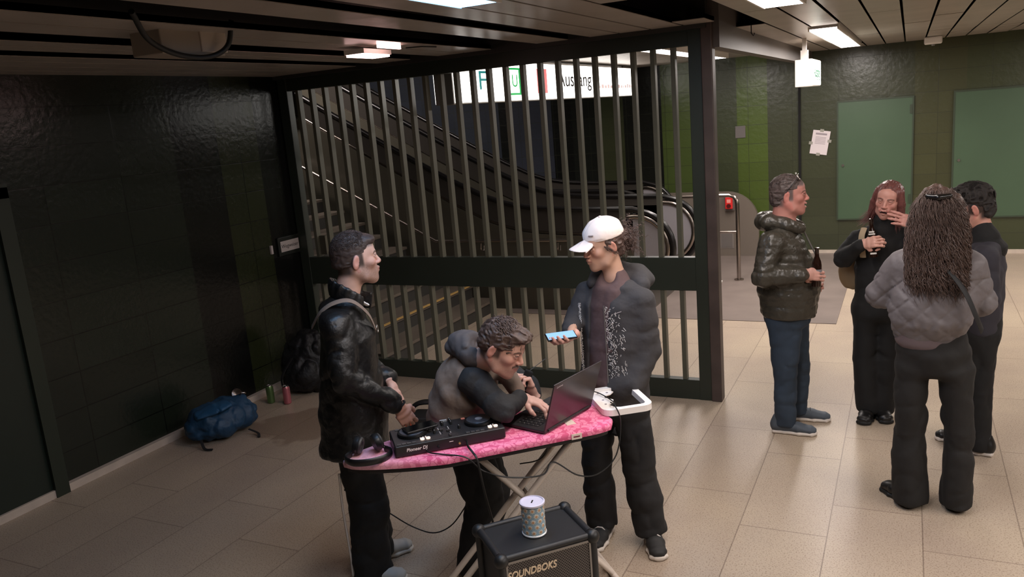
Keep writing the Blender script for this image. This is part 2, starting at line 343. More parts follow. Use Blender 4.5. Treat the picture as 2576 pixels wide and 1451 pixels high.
# ---------------------------------------------------------------- illuminated direction sign
sg = mat('sign lit face', (255, 250, 244), .5, emit=3.2)
sh = mat('sign casing', (120, 116, 110), .4)
t = thing('direction_sign', 'long illuminated Ausgang sign box behind the gate bars', 'sign', (-3.5, 8.85, 2.45))
MB().box(-.2, -.02, -2.62, 2.62, -.01, .37).build('casing', sh, t)
MB().box(-.02, 0, -2.6, 2.6, 0, .36).build('face', sg, t); MB().box(-.215, -.2, -2.6, 2.6, 0, .36).build('face', sg, t)
ink = mat('sign ink', (30, 26, 26), .6); teal = mat('sign teal', (30, 140, 140), .5, emit=.7); grn = mat('sign green', (10, 150, 70), .5, emit=1.2); pk = mat('sign pink', (226, 120, 120), .5, emit=1)
RS = (PI / 2, 0, PI / 2)
def onsign(s, size, m, y, z, sx=1.5): return text('lettering', s, size, m, t, (.003, y, z), RS, .001, sx=sx)
MB().box(0, .004, -1.64, -1.26, .05, .31).build('logo_panel', grn, t); MB().box(0, .006, -1.52, -1.32, .07, .29).build('logo_inset', sg, t)
onsign('U', .17, grn, -1.42, .18, 1.2).location.x = .008
onsign('F', .24, teal, -2.10, .18, 1.6)
MB().box(0, .004, -.86, -.60, .06, .31).build('logo_panel', pk, t); onsign('K', .2, mat('sign red', (200, 40, 50), .5, emit=.8), -.74, .18, 1).location.x = .006
onsign('Ausgang', .24, ink, .24, .2, 1.35)
m_ = MB(); rk = random.Random(2); y = .95
while y < 2.4:
    w_ = rk.uniform(.03, .09); m_.box(0, .004, y, y + w_, .10, .10 + rk.uniform(.03, .055)); y += w_ + .04
m_.build('small_print', mat('sign faint print', (214, 190, 186), .5, emit=.8), t)
MB().box(-.12, -.1, -2.4, -2.38, .37, .42).build('hanger', sh, t); MB().box(-.12, -.1, 2.38, 2.4, .37, .42).build('hanger', sh, t)
# hanging box sign on the right
t = thing('hanging_sign', 'white lit box sign with green writing hanging on a pole from the ceiling', 'sign', (-.97, 9.0, 2.35))
MB().box(-.09, .078, 0, .85, 0, .27, bev=.006).build('box', mat('sign box white', (236, 226, 214), .45, emit=.35), t)
MB().box(.078, .084, .02, .83, .01, .26).build('face', mat('sign face white', (245, 255, 248), .4, emit=1.6), t)
text('lettering', 'Ausgang', .16, mat('dark green ink', (20, 80, 50), .5), t, (.0855, .42, .14), RS, .0008, sx=1.1)
MB().box(-.035, .035, .0, .07, .27, .36).build('collar', white, t); MB().box(-.02, .02, .015, .055, .36, .49).build('pole', white, t)
# poster taped on the back wall (code left out) and small wall plates
t = thing('poster', 'white sheet taped askew to the green wall left of the metal door', 'poster', (-1.12, 12.285, 1.585)); t.rotation_euler = (0, .17, 0)
MB().box(-.115, .115, 0, .003, -.165, .165).build('sheet', mat('paper', (214, 204, 206), .8), t)
gt = mat('grey print', (150, 140, 145), .8)
m_ = MB().box(-.075, .075, -.0015, 0, .105, .13)
for k in range(6): m_.box(-.07, .07, -.0015, 0, .07 - k * .018, .076 - k * .018)
m_.build('text_lines', gt, t)
for q, (a, b) in enumerate(((0, .165), (-.12, -.02), (.12, .03), (0, -.165))): MB().box(a - .025, a + .025, -.002, .001, b - .02, b + .02).build('tape', mat('tape', (150, 148, 138), .4), t)
tag(MB().box(-2.285, -2.14, 12.285, 12.3, 1.715, 1.885, bev=.004).build('wall_plate', mat('grey plate', (104, 98, 96), .5)), 'small square grey plate on the bright green tile band', 'plate')
t = thing('wall_sign', 'small white sign plate on the dark left wall beside the gate', 'sign', (-5.25, 5.88, 1.285))
MB().box(-.01, .01, -.15, .15, -.09, .09, bev=.008).build('plate', mat('plate dark', (22, 26, 20), .5), t)
MB().box(.01, .014, -.125, .125, -.05, .05).build('panel', mat('paper grey', (190, 180, 176), .6), t)
text('lettering', 'Wegweiser', .05, ink, t, (.0145, 0, 0), RS, .0004)
tag(MB().box(-5.262, -5.24, 5.63, 5.655, 1.24, 1.32, bev=.004).build('wall_switch', mat('paper grey', (190, 180, 176), .6)), 'tiny pale switch on the left wall just left of the white sign plate', 'switch')
# ---------------------------------------------------------------- stairs
t = thing('staircase', 'stone stairs climbing to the left behind the gate bars', 'stairs', (-4.5, 7.3, 0))
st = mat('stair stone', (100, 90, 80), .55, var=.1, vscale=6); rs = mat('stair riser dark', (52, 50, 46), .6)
tr = MB(); ri = MB()
for k in range(14):
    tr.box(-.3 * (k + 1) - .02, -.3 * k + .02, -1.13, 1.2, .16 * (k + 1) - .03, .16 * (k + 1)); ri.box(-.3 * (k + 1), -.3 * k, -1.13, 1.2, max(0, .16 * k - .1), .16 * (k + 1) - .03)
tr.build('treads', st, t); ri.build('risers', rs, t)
MB().box(-.305, -.26, -1.13, 1.2, .32, .325).build('nosing', mat('yellow nosing', (196, 158, 92), .6), t)
steel = mat('brushed steel', (178, 168, 160), .28, 1)
h = MB().tube([(1.1, 1.17, .87), (-.72, 1.17, .87), (-3.0, 1.17, 2.05), (-4.2, 1.17, 2.7)], .02, 10).build('handrail', steel, t, smooth=40)
b = MB()
for x in (.9, -.1): b.tube(spl([(x, 1.17, .84), (x, 1.16, .77), (x, 1.22, .74), (x, 1.24, .8)], 5), .009, 6)
b.build('rail_bracket', steel, t, smooth=40)
# ---------------------------------------------------------------- escalators
ec = mat('escalator cladding', (80, 76, 66), .4, .2, var=.1, vscale=1.5); ed = mat('escalator dark', (58, 54, 50), .35); er = mat('handrail rubber', (22, 20, 20), .3)
eg = mat('escalator panel', (150, 146, 150), .35, .1); eb = mat('escalator steel', (160, 150, 142), .25, 1)
def path(dz, off=0, xe=-12.2, r=0):
    """side profile of an escalator: flat then 29.5 degrees up to the left"""
    pts = []
    for x in np.concatenate([np.arange(-2.75, -4.6, -.16), np.arange(-4.6, xe, -.4)]):
        s = -x - 4.35 + off
        z = .5 * .566 * (s + math.sqrt(s * s + .25)) - .02
        pts.append((x, z + dz))
    return pts
def escalator(y0, y1, label, parts_near=True):
    t = thing('escalator', label, 'escalator', (-3.5, (y0 + y1) / 2, 0)); ox = 3.5; yc = (y0 + y1) / 2
    m1 = MB(); m1.strip([(x + ox, y0 + .12 - yc, z - .35) for x, z in path(0)], [(x + ox, y1 - .12 - yc, z - .35) for x, z in path(0)], (0, 0, .1))
    m1.build('steps', mat('step metal', (60, 58, 56), .5, .5), t)
    MB().box(-.2, .9, y0 + .12 - yc, y1 - .12 - yc, .006, .02).build('comb_plate', mat('comb metal', (120, 112, 105), .35, .7), t)
    for s, y in ((1, y0), (-1, y1)):
        yy = y - yc; a = path(-.42); b_ = path(.88)
        o = MB(); th = (0, .06 * s, 0)
        o.strip([(x + ox, yy, max(0.005, z if x < -3.6 else 0.005)) for x, z in a], [(x + ox, yy, z) for x, z in b_], th); o.build('side_cladding', ec, t)
        MB().tube([(x + ox, yy + .03 * s, z) for x, z in path(.9)], .022, 6).build('deck_trim', eb, t, smooth=60)
        MB().strip([(x + ox, yy + .02 * s, z) for x, z in path(.9)], [(x + ox, yy + .02 * s, z) for x, z in path(1.16)], (0, .03 * s, 0)).build('balustrade', ed, t)
        arc = [(-2.72 + .42 * math.sin(u), .74 + .42 * math.cos(u)) for u in np.linspace(0, PI * .95, 18)]
        hp = [(x, z) for x, z in reversed(path(1.16 + .02))] + arc[1:]
        MB().tube([(x + ox, yy + .035 * s, z) for x, z in hp], .035, 8, flat=(.9, 1.2)).build('handrail', er, t, smooth=60)
        ring = [(-2.72 + .36 * math.sin(u), .74 + .36 * math.cos(u)) for u in np.linspace(-.2, PI * .95, 18)]
        MB().tube([(x + ox, yy + .035 * s, z) for x, z in ring], .045, 8, flat=(.8, .9)).build('newel_trim', eb, t, smooth=60)
        disc = [(-2.72 + .33 * math.sin(u), .74 + .33 * math.cos(u)) for u in np.linspace(0, PI, 18)] + [(-3.3, .41), (-3.3, 1.07)]
        MB().prism([(x + ox, z) for x, z in disc], 0, .03, T((0, yy + (.05 if s > 0 else -.02), 0), (PI / 2, 0, 0))).build('newel_panel', eg, t)
        MB().box(-.0, .62, yy, yy + .06 * s, .005, .42).build('newel_base', eg, t)
    return t
escalator(8.62, 9.9, 'near escalator rising left behind the gate, beside the stairs')
escalator(10.6, 11.8, 'far escalator along the back wall behind the gate').location.x -= .8
t = thing('end_panel', 'rounded grey metal panel beside the far escalator at the wall', 'panel', (-2.6, 12.1, 0))
pl = [(-1.2, .006), (.62, .006), (.66, .3)] + [(.2 + .46 * math.cos(u), .5 + .46 * math.sin(u)) for u in np.linspace(0, PI / 2, 10)] + [(-1.2, .97)]
MB().prism(pl, 0, .08, T((0, .04, 0), (PI / 2, 0, 0))).build('panel', mat('panel taupe', (122, 112, 102), .4, .2), t)
MB().box(-.1, .3, -.045, -.04, .12, .36).build('socket_plate', mat('grey enamel', (128, 120, 114), .4), t); MB().box(.12, .28, -.05, -.045, .14, .34).build('hatch', mat('grey enamel dark', (110, 104, 100), .4), t)
t = thing('emergency_box', 'red emergency stop box on the rounded grey panel', 'emergency stop', (-2.34, 12.02, .8))
MB().box(-.07, .07, -.03, .035, -.11, .1, bev=.004).build('back_plate', mat('plate brown grey', (96, 86, 82), .5), t)
MB().box(-.052, .052, -.07, -.03, -.08, .09, bev=.01).build('housing', mat('signal red', (205, 42, 40), .35, emit=.15), t)
MB().cyl(.03, 0, .02, T((0, -.07, -.035), (PI / 2, 0, 0))).build('button', mat('dark red', (80, 10, 12), .4), t)
MB().box(-.028, .028, -.072, -.069, .01, .06, bev=.001).build('symbol_plate', mat('pale red', (236, 150, 140), .5), t)
t = thing('barrier_rail', 'stainless tube barrier standing at the foot of the escalators', 'barrier', (-1.93, 10.4, 0))
MB().tube([(0, 0, .01)] + [(0, 0, z) for z in (.5, .98)] + [(-.01, 0, 1.04), (-.04, 0, 1.08), (-.1, 0, 1.1), (-1.3, 0, 1.1)], .025, 12).build('top_rail', eb, t, smooth=50)
MB().tube([(0, 0, .63), (-1.3, 0, .63)], .018, 10).build('middle_rail', eb, t, smooth=50)
MB().cyl(.06, 0.006, .02).build('foot_plate', eb, t); MB().tube([(-1.3, 0, .01), (-1.3, 0, 1.1)], .025, 12).build('post', eb, t, smooth=50)
tag(MB().box(-.05, .05, -.04, .04, 0.007, .03, bev=.006).build('crumpled_paper', white), 'small scrap of white paper on the floor by the barrier foot', 'paper').location = (-2.16, 10.22, 0)
# pale panels put in for the bright lit patches in the escalator shaft
for i, (x, z, wd, hh) in enumerate(((-7.6, 3.1, .34, .85), (-9.2, 3.6, .34, .85))):
    t = thing('wall_panel', ('pale upright panel high in the escalator shaft, nearer one', 'pale upright panel high in the escalator shaft, farther one')[i], 'panel', (x, 8.55, z - .6))
    MB().box(-wd, wd, 0, .05, 0, hh, bev=.005).build('panel', mat('pale panel', (170, 150, 142), .4), t); MB().box(-wd - .02, wd + .02, .01, .055, -.03, 0).build('frame', ed, t)
# ================================================================ implicit surfaces for bodies and cloth
def V(*a): return np.array(a, dtype=np.float32)
def unit(v): v = np.asarray(v, float); return v / (np.linalg.norm(v) + 1e-9)
def vnoise(P, f, seed=0):
    """smooth value noise in [-1, 1]; f is a frequency or a frequency per axis"""
    Q = P * np.asarray(f, dtype=np.float32) + seed * 7.31
    I = np.floor(Q).astype(np.int64); F = (Q - I).astype(np.float32); F = F * F * (3 - 2 * F); r = 0
    def h(x, y, z):
        n = (x * 374761393 + y * 668265263 + z * 2147483647 + seed * 1274126177) & 0xffffffff
        n = ((n ^ (n >> 13)) * 1274126177) & 0xffffffff
        return ((n ^ (n >> 16)) & 0xffff).astype(np.float32) / 32767.5 - 1
    for dx in (0, 1):
        for dy in (0, 1):
            for dz in (0, 1):
                w_ = (F[..., 0] if dx else 1 - F[..., 0]) * (F[..., 1] if dy else 1 - F[..., 1]) * (F[..., 2] if dz else 1 - F[..., 2])
                r = r + w_ * h(I[..., 0] + dx, I[..., 1] + dy, I[..., 2] + dz)
    return r
def ridge(P, f, seed=0):
    return 1 - 2 * np.abs(vnoise(P, f, seed))
def crease(u, nz):
    """sharp valleys between soft folds, broken up by noise"""
    a = 1 - np.abs(np.sin(u * 3.14159 + 3.4 * nz)) ** .45; m = np.clip(.55 + .9 * np.sin(nz * 8 + u * 1.7), 0, 1)
    return a * m * 1.5 - .25 * m
class SDF:
    def __init__(s): s.p = []; s.w = []
    def _a(s, fn, lo, hi, k, op): s.p.append((fn, np.asarray(lo, float), np.asarray(hi, float), k, op)); return s
    def cone(s, a, b, ra, rb, k=.02, op='+'):
        a = V(*a); b = V(*b); d = b - a; L = float(d @ d) + 1e-9; r = max(ra, rb)
        def fn(P):
            q = P - a; t = np.clip(q @ d / L, 0, 1); q = q - t[..., None] * d
            return np.sqrt((q * q).sum(-1)) - (ra + (rb - ra) * t)
        return s._a(fn, np.minimum(a, b) - r, np.maximum(a, b) + r, k, op)
    def chain(s, pts, rs, k=.02, op='+', wr=None, ki=.008):
        """tapered tube through pts; wr=(depth, folds per metre) rings it with creases"""
        A = [V(*p) for p in pts]; Q = np.array(A); rm = max(rs)
        def fn(P):
            best = None; s0 = 0
            nz = vnoise(P, 7, 17) if wr else None
            for i in range(len(A) - 1):
                a = A[i]; d = A[i + 1] - a; L = float(d @ d) + 1e-9; l = math.sqrt(L)
                q = P - a; t = np.clip(q @ d / L, 0, 1); q = q - t[..., None] * d
                dd = np.sqrt((q * q).sum(-1)) - (rs[i] + (rs[i + 1] - rs[i]) * t)
                if wr: dd = dd + crease((s0 + t * l) * wr[1], nz) * wr[0]
                best = dd if best is None else smin(best, dd, ki); s0 += l
            return best
        return s._a(fn, Q.min(0) - rm, Q.max(0) + rm, k, op)
    def ell(s, c, r, R=None, k=.02, op='+'):
        c = V(*c); r = V(*r); R = None if R is None else np.asarray(R, dtype=np.float32)
        def fn(P):
            q = P - c
            if R is not None: q = q @ R
            k0 = np.sqrt(((q / r) ** 2).sum(-1)); k1 = np.sqrt(((q / (r * r)) ** 2).sum(-1)) + 1e-6
            return k0 * (k0 - 1) / k1
        m = r.max() if R is not None else r
        return s._a(fn, c - m, c + m, k, op)
    def box(s, c, h, R=None, rd=.01, k=.01, op='+'):
        c = V(*c); h = V(*h) - rd; R = None if R is None else np.asarray(R, dtype=np.float32)
        def fn(P):
            q = P - c
            if R is not None: q = q @ R
            q = np.abs(q) - h
            return np.sqrt((np.maximum(q, 0) ** 2).sum(-1)) + np.minimum(q.max(-1), 0) - rd
        m = float(np.linalg.norm(h + rd)) if R is not None else h + rd
        return s._a(fn, c - m, c + m, k, op)
    def loft(s, pts, rs, side, k=.03, caps=(1, 1), op='+', wr=None):
        """one smooth tube through pts with elliptical sections rs=(along side, across); side is one vector or one per point"""
        pts = [V(*p) for p in pts]; n = len(pts)
        sides = [V(*unit(q)) for q in (side if hasattr(side[0], '__len__') else [side] * n)]
        rm = max(max(r) for r in rs); A = np.array(pts)
        def fn(P):
            best = None; s0 = 0; nz = vnoise(P, 6, 19) if wr else None
            for i in range(n - 1):
                a, b = pts[i], pts[i + 1]; d = b - a; L = float(np.linalg.norm(d)) + 1e-9; u = d / L
                q = P - a; t = q @ u / L; tc = np.clip(t, 0, 1)
                sd = sides[i] + (sides[i + 1] - sides[i]) * .5; sd = V(*unit(sd - u * float(sd @ u))); nn = V(*np.cross(u, sd))
                q = q - (tc * L)[..., None] * u
                r1 = rs[i][0] + (rs[i + 1][0] - rs[i][0]) * tc; r2 = rs[i][1] + (rs[i + 1][1] - rs[i][1]) * tc
                x = q @ sd; y = q @ nn; z = q @ u
                rz = np.minimum(r1, r2) * .6
                k0 = np.sqrt((x / r1) ** 2 + (y / r2) ** 2 + (z / rz) ** 2) + 1e-6
                k1 = np.sqrt((x / r1 ** 2) ** 2 + (y / r2 ** 2) ** 2 + (z / rz ** 2) ** 2) + 1e-6
                dd = k0 * (k0 - 1) / k1
                if wr: dd = dd + crease((s0 + tc * L) * wr[1], nz) * wr[0]
                best = dd if best is None else smin(best, dd, .015); s0 += L
            return best
        return s._a(fn, A.min(0) - rm, A.max(0) + rm, k, op)
    def warp(s, fn): s.w.append(fn); return s
    def mesh(s, h):
        ad = [q for q in s.p if q[4] == '+']
        lo = np.min([q[1] for q in ad], 0) - .03 - 2 * h; hi = np.max([q[2] for q in ad], 0) + .03 + 2 * h
        n = np.ceil((hi - lo) / h).astype(int) + 1
        ax = [(lo[i] + h * np.arange(n[i])).astype(np.float32) for i in range(3)]
        D = np.full(tuple(n), 1., np.float32)
        for fn, l, u, k, op in s.p:
            pad = k + 3 * h + .02
            i0 = np.maximum(np.floor((l - pad - lo) / h).astype(int), 0); i1 = np.minimum(np.ceil((u + pad - lo) / h).astype(int) + 1, n)
            if (i1 <= i0).any(): continue
            sl = tuple(slice(a, b) for a, b in zip(i0, i1))
            P = np.stack(np.meshgrid(*[ax[j][sl[j]] for j in range(3)], indexing='ij'), -1)
            d = fn(P); E = D[sl]
            D[sl] = smin(E, d, k) if op == '+' else (-smin(-E, d, k) if op == '-' else -smin(-E, -d, k))
        if s.w:
            near = np.abs(D) < .06 + 2 * h; I = np.argwhere(near); P = (lo + I * h).astype(np.float32)
            v = D[near]
            for f in s.w: v = v + f(P)
            D[near] = v
        D[0] = D[-1] = 1; D[:, 0] = D[:, -1] = 1; D[:, :, 0] = D[:, :, -1] = 1
        return nets(D, lo, h)
def smin(a, b, k):
    if k <= 0: return np.minimum(a, b)
    h = np.maximum(k - np.abs(a - b), 0) / k
    return np.minimum(a, b) - h * h * k * .25
def nets(D, lo, h):
    S_ = D < 0
    sh = D.shape; c = np.zeros((sh[0] - 1, sh[1] - 1, sh[2] - 1), np.int8)
    co_ = [(i, j, k) for i in (0, 1) for j in (0, 1) for k in (0, 1)]
    for i, j, k in co_: c += S_[i:sh[0] - 1 + i, j:sh[1] - 1 + j, k:sh[2] - 1 + k]
    act = (c > 0) & (c < 8); I = np.argwhere(act)
    idx = np.full(c.shape, -1, np.int64); idx[act] = np.arange(len(I))
    val = {q: D[I[:, 0] + q[0], I[:, 1] + q[1], I[:, 2] + q[2]] for q in co_}
    acc = np.zeros((len(I), 3)); cnt = np.zeros(len(I))
    for a in co_:
        for ax in range(3):
            if a[ax]: continue
            b = list(a); b[ax] = 1; b = tuple(b)
            va, vb = val[a], val[b]; m = (va < 0) != (vb < 0); t = np.where(m, va / np.where(m, va - vb, 1), 0)
            p = np.array(a, float)[None] + np.zeros((len(I), 3)); p[:, ax] += t
            acc[m] += p[m]; cnt[m] += 1
    Vv = lo + h * (I + acc / cnt[:, None]); F = []
    for ax in range(3):
        b, e = [q for q in range(3) if q != ax]
        A = [slice(None)] * 3; B = [slice(None)] * 3; A[ax] = slice(0, -1); B[ax] = slice(1, None)
        m = S_[tuple(A)] != S_[tuple(B)]; J = np.argwhere(m); J = J[(J[:, b] > 0) & (J[:, e] > 0)]
        fl = S_[J[:, 0], J[:, 1], J[:, 2]]
        q = []
        for db, de in ((1, 1), (0, 1), (0, 0), (1, 0)):
            K_ = J.copy(); K_[:, b] -= db; K_[:, e] -= de; q.append(idx[K_[:, 0], K_[:, 1], K_[:, 2]])
        q = np.stack(q, 1)
        if ax == 1: fl = ~fl
        q[~fl] = q[~fl][:, ::-1]; F.append(q)
    F = np.concatenate(F); F = F[(F >= 0).all(1)]
    return Vv, F
def relax(Vv, F, it=1, lam=.5):
    for _ in range(it):
        s_ = np.zeros_like(Vv); c = np.zeros(len(Vv))
        for i in range(4):
            for j in (1, 3):
                np.add.at(s_, F[:, i], Vv[F[:, (i + j) % 4]]); np.add.at(c, F[:, i], 1)
        Vv = Vv + lam * (s_ / c[:, None] - Vv)
    return Vv
def mk(name, parts, m, parent=None, loc=None):
    """parts: list of (verts, faces, colours or None) joined into one smooth mesh"""
    vs_, fs, cs, n = [], [], [], 0
    for q in parts:
        v, f = q[0], q[1]; vs_.append(v); fs.extend((f + n).tolist()); n += len(v); cs.append(q[2] if len(q) > 2 and q[2] is not None else np.full((len(v), 3), .5))
    v = np.concatenate(vs_); me = bpy.data.meshes.new(name); me.from_pydata(v.tolist(), [], fs); me.update()
    me.polygons.foreach_set('use_smooth', [True] * len(me.polygons))
    if any(len(q) > 2 and q[2] is not None for q in parts):
        a = me.color_attributes.new('Col', 'FLOAT_COLOR', 'POINT'); c = np.concatenate(cs); a.data.foreach_set('color', np.concatenate([c, np.ones((len(c), 1))], 1).astype(np.float32).ravel())
    me.materials.append(m); o = bpy.data.objects.new(name, me); C.objects.link(o)
    if parent: o.parent = parent
    return o
def xf(part, R, t, sc=1):
    v = part[0] * sc @ np.asarray(R, float).T + np.asarray(t, float)
    return (v,) + tuple(part[1:])
def frame(fwd, up):
    """columns: right, forward, up"""
    f = unit(fwd); u = np.asarray(up, float); u = unit(u - f * (u @ f)); return np.stack([np.cross(f, u), f, u], 1)
def lc(c): return np.array(lin(c)[:3])
SK = 1.0
def head(neck_to=(0, -.04, -.19), skin=(205, 165, 148), lip=(170, 100, 98), brow=(70, 52, 44), beard=None, beardmix=.5, scalp=None, gaze=(0, 1, 0), open_=0, fem=0, neckr=.056, jaw=1, smile=0, lids=1, h=.0032, mous=0):
    S = SDF(); e = fem
    S.ell((0, -.012, .028), (.077 - .002 * e, .098, .086), k=.01)
    S.ell((0, .028, -.03), (.061 - .003 * e, .060, .078), k=.03)
    S.chain([(-.054 * jaw, -.008, -.05), (-.046 * jaw, .02, -.082), (0, .066, -.101)], [.02, .02, .021 - .003 * e], k=.03).chain([(.054 * jaw, -.008, -.05), (.046 * jaw, .02, -.082), (0, .066, -.101)], [.02, .02, .021 - .003 * e], k=.03)
    S.ell((0, .062, .045), (.052, .026, .035), k=.03)
    S.chain([(-.042, .070, .021), (-.018, .086, .018), (0, .083, .012), (.018, .086, .018), (.042, .070, .021)], [.010 - .003 * e] * 5, k=.012)
    S.ell((-.040, .056, -.022), (.022, .024, .020), k=.02).ell((.040, .056, -.022), (.022, .024, .020), k=.02)
    S.ell((0, .072, -.062), (.032, .024, .028), k=.02)
    for s in (-1, 1): S.ell((s * .031, .100, .004), (.017, .016, .011), k=.010, op='-')
    S.cone((0, .086, .012), (0, .108 - .003 * e, -.026), .0075, .0105 - .001 * e, k=.012).ell((0, .105, -.031), (.011, .011, .009), k=.006)
    for s in (-1, 1): S.ell((s * .012, .097, -.033), (.008, .010, .007), k=.006)
    for s in (-1, 1):
        S.ell((s * .031, .0765, .004), (.0125, .0125, .0125), k=.001)
        S.chain([(s * .016, .084, .006), (s * .030, .0905, .0115 - .001 * lids), (s * .045, .080, .006)], [.0035, .004, .0035], k=.003)
        S.chain([(s * .018, .083, .000), (s * .031, .0875, -.0055), (s * .044, .079, .001)], [.003, .003, .003], k=.004)
    zc = .006 * smile; wd = .023 + .006 * smile
    S.chain([(-wd, .084, -.062 + zc), (-.008, .097, -.057), (0, .098, -.0585), (.008, .097, -.057), (wd, .084, -.062 + zc)], [.003, .0055, .005, .0055, .003], k=.005)
    lo_ = .008 * open_
    S.chain([(-wd, .083, -.063 + zc), (0, .095, -.071 - lo_), (wd, .083, -.063 + zc)], [.003, .0068, .003], k=.005)
    S.cone((-.9 * wd, .092, -.0635 + zc * .8), (.9 * wd, .092, -.0635 + zc * .8), .0012 + .3 * lo_, .0012 + .3 * lo_, k=.003, op='-')
    if open_: S.ell((0, .1, -.065 - lo_ * .4), (wd * .8, .018, .002 + lo_ * .7), k=.002, op='-')
    for s in (-1, 1):
        R = np.array(Matrix.Rotation(-.25, 3, 'X') @ Matrix.Rotation(s * .35, 3, 'Z'))
        S.ell((s * .079, -.014, -.006), (.007, .019, .032), R=R, k=.008)
        S.ell((s * .086, -.010, -.002), (.005, .010, .018), R=R, k=.004, op='-')
    nt = np.asarray(neck_to, float)
    S.cone((0, -.022, -.045), tuple(nt), neckr, neckr * 1.1, k=.03)
    S.cone(tuple(nt), tuple(nt + (0, 0, -.06)), neckr * 1.1, neckr * 1.35, k=.02)
    v, f = S.mesh(h)
    x, y, z = v[:, 0], v[:, 1], v[:, 2]; ax_ = np.abs(x)
    sk = lc(skin); c = np.tile(sk, (len(v), 1)) * (1 + .05 * vnoise(v.astype(np.float32), 60, 3))[:, None]
    def mixin(m, col):
        m = np.clip(m, 0, 1)[:, None]; c[:] = c * (1 - m) + lc(col) * m
    def sm(a, b, t): t = np.clip((t - a) / (b - a), 0, 1); return t * t * (3 - 2 * t)
    mixin(.30 * np.exp(-((ax_ - .04) ** 2 + (z + .025) ** 2) / .0007) * (y > .03), (200, 110, 100))
    mixin(.2 * np.exp(-(x ** 2 + (z + .03) ** 2) / .0003) * (y > .09), (200, 110, 100))
    mixin(.4 * (ax_ > .075) * (z < .03), (200, 115, 105))
    if scalp is not None:
        m = sm(.045, .065, z + .25 * np.maximum(0, .045 - y) + .25 * np.maximum(0, -.0 - y)) * (y < .085)
        m = np.maximum(m, sm(.030, .018, y) * sm(-.045, -.02, z) * (ax_ < .079)); m = np.maximum(m, sm(-.02, -.05, y) * sm(-.08, -.05, z))
        mixin(m * .96, scalp)
    if beard is not None:
        m = sm(.025, .0, z + .03 + .35 * np.maximum(0, y - .045)) * sm(-.02, .012, y) * sm(-.125, -.11, z) * (ax_ > -1)
        m *= 1 - np.exp(-(x ** 2 + (z + .064) ** 2 * 2.2) / .0004) * .9
        m = np.maximum(m, sm(.006, .0, np.abs(z + .05) - .004) * (ax_ < .034) * (y > .08) * .9)
        mixin(m * beardmix * (.8 + .3 * vnoise(v.astype(np.float32), 400, 5)), beard)
    if mous: mixin(sm(.005, .0, np.abs(z + .0485 + ax_ * .2) - .0035) * (ax_ < .03) * (y > .08) * mous, brow)
    mixin(sm(.003, 0, np.abs(z - .0235 + 8 * (ax_ - .032) ** 2 * 1.5) - .0028) * (ax_ > .012) * (ax_ < .052) * (y > .05) * .85, brow)
    zz = z + .0 * x
    ml = (np.abs(z + .062 - zc * (ax_ / wd) ** 2 + lo_ * .5 * (ax_ < wd)) < .0062 + lo_ * .4) & (ax_ < wd + .001) & (y > .085 - .004)
    mixin(ml * .5, lip)
    if open_: mixin(((np.abs(z + .065 + lo_ * .5) < .0015 + lo_ * .65) & (ax_ < wd * .8) & (y < .093) & (y > .05)) * 1., (60, 20, 20)); mixin(((np.abs(z + .0625) < .0028) & (ax_ < wd * .6) & (y > .075)) * .95, (235, 228, 215))
    g = unit(gaze)
    for s in (-1, 1):
        ec_ = np.array((s * .031, .0765, .004)); q = v - ec_; r = np.linalg.norm(q, axis=1); on = r < .0135
        mixin(on * .9, (200, 192, 185)); dd = np.linalg.norm(q / (r[:, None] + 1e-9) - g, axis=1); mixin((on & (dd < .52)) * .97, (50, 36, 28))
        lid = (np.abs(z - .0095) < .0022) & (np.abs(ax_ - .031) < .015) & (y > .078); mixin(lid * .55, (60, 40, 36))
    return v, f, c
def hand(side=1, curl=((.3, .4, .3),) * 4, thumb=((.05, .045, -.012), (.064, .075, -.02), (.066, .098, -.028)), skin=(208, 165, 148), arm=.032, sc=1, spread=.06, h=.0028, armr=(.031, .024)):
    """wrist at the origin, fingers along +Y, back of the hand +Z, thumb on the +X*side"""
    S = SDF(); X = lambda p: (p[0] * side, p[1], p[2])
    S.loft([(0, -arm, 0), (0, -.02, 0), (0, .012, 0)], [(armr[0] * 1.15, armr[0]), (armr[1] * 1.15, armr[1] * .85), (.030, .019)], (1, 0, 0), k=.01)
    S.loft([(0, .005, 0), (0, .045, -.002), (0, .088, 0)], [(.029, .018), (.039, .0165), (.041, .0125)], (1, 0, 0), k=.015)
    S.ell(X((.022, .035, -.012)), (.020, .032, .014), k=.012)
    base = [(.031, .090, 0), (.0105, .097, .001), (-.0105, .093, 0), (-.030, .083, -.002)]; Ls = [(.042, .025, .020), (.046, .029, .021), (.042, .027, .020), (.033, .020, .018)]
    tips = []
    for i, (b, L_) in enumerate(zip(base, Ls)):
        p = np.array(b); a = 0; sp = (1.5 - i) * spread; cu = curl[i]; pts = [X(p)]
        for j in range(3):
            a += cu[j]; d = np.array((math.sin(sp) * math.cos(a), math.cos(sp) * math.cos(a), -math.sin(a))); p = p + d * L_[j]; pts.append(X(p))
        r0 = .0095 if i < 3 else .0083
        S.cone(X(np.array(b) - (0, .02, 0)), pts[0], .010, r0 * 1.08, k=.008)
        S.chain(pts, [r0 * 1.05, r0 * .97, r0 * .9, r0 * .76], k=.0035); tips.append(pts[-1])
    S.chain([X((.018, .022, -.008))] + [X(p) for p in thumb], [.016, .0135, .0108, .0088], k=.006)
    v, f = S.mesh(h)
    c = np.tile(lc(skin), (len(v), 1)) * (1 + .06 * vnoise(v.astype(np.float32), 45, 2))[:, None]
    for t in tips + [X(thumb[-1])]:
        m = np.exp(-((v - np.array(t)) ** 2).sum(1) / .00022)[:, None] * .35; c = c * (1 - m) + lc((214, 140, 130)) * m
    return v * sc, f, c
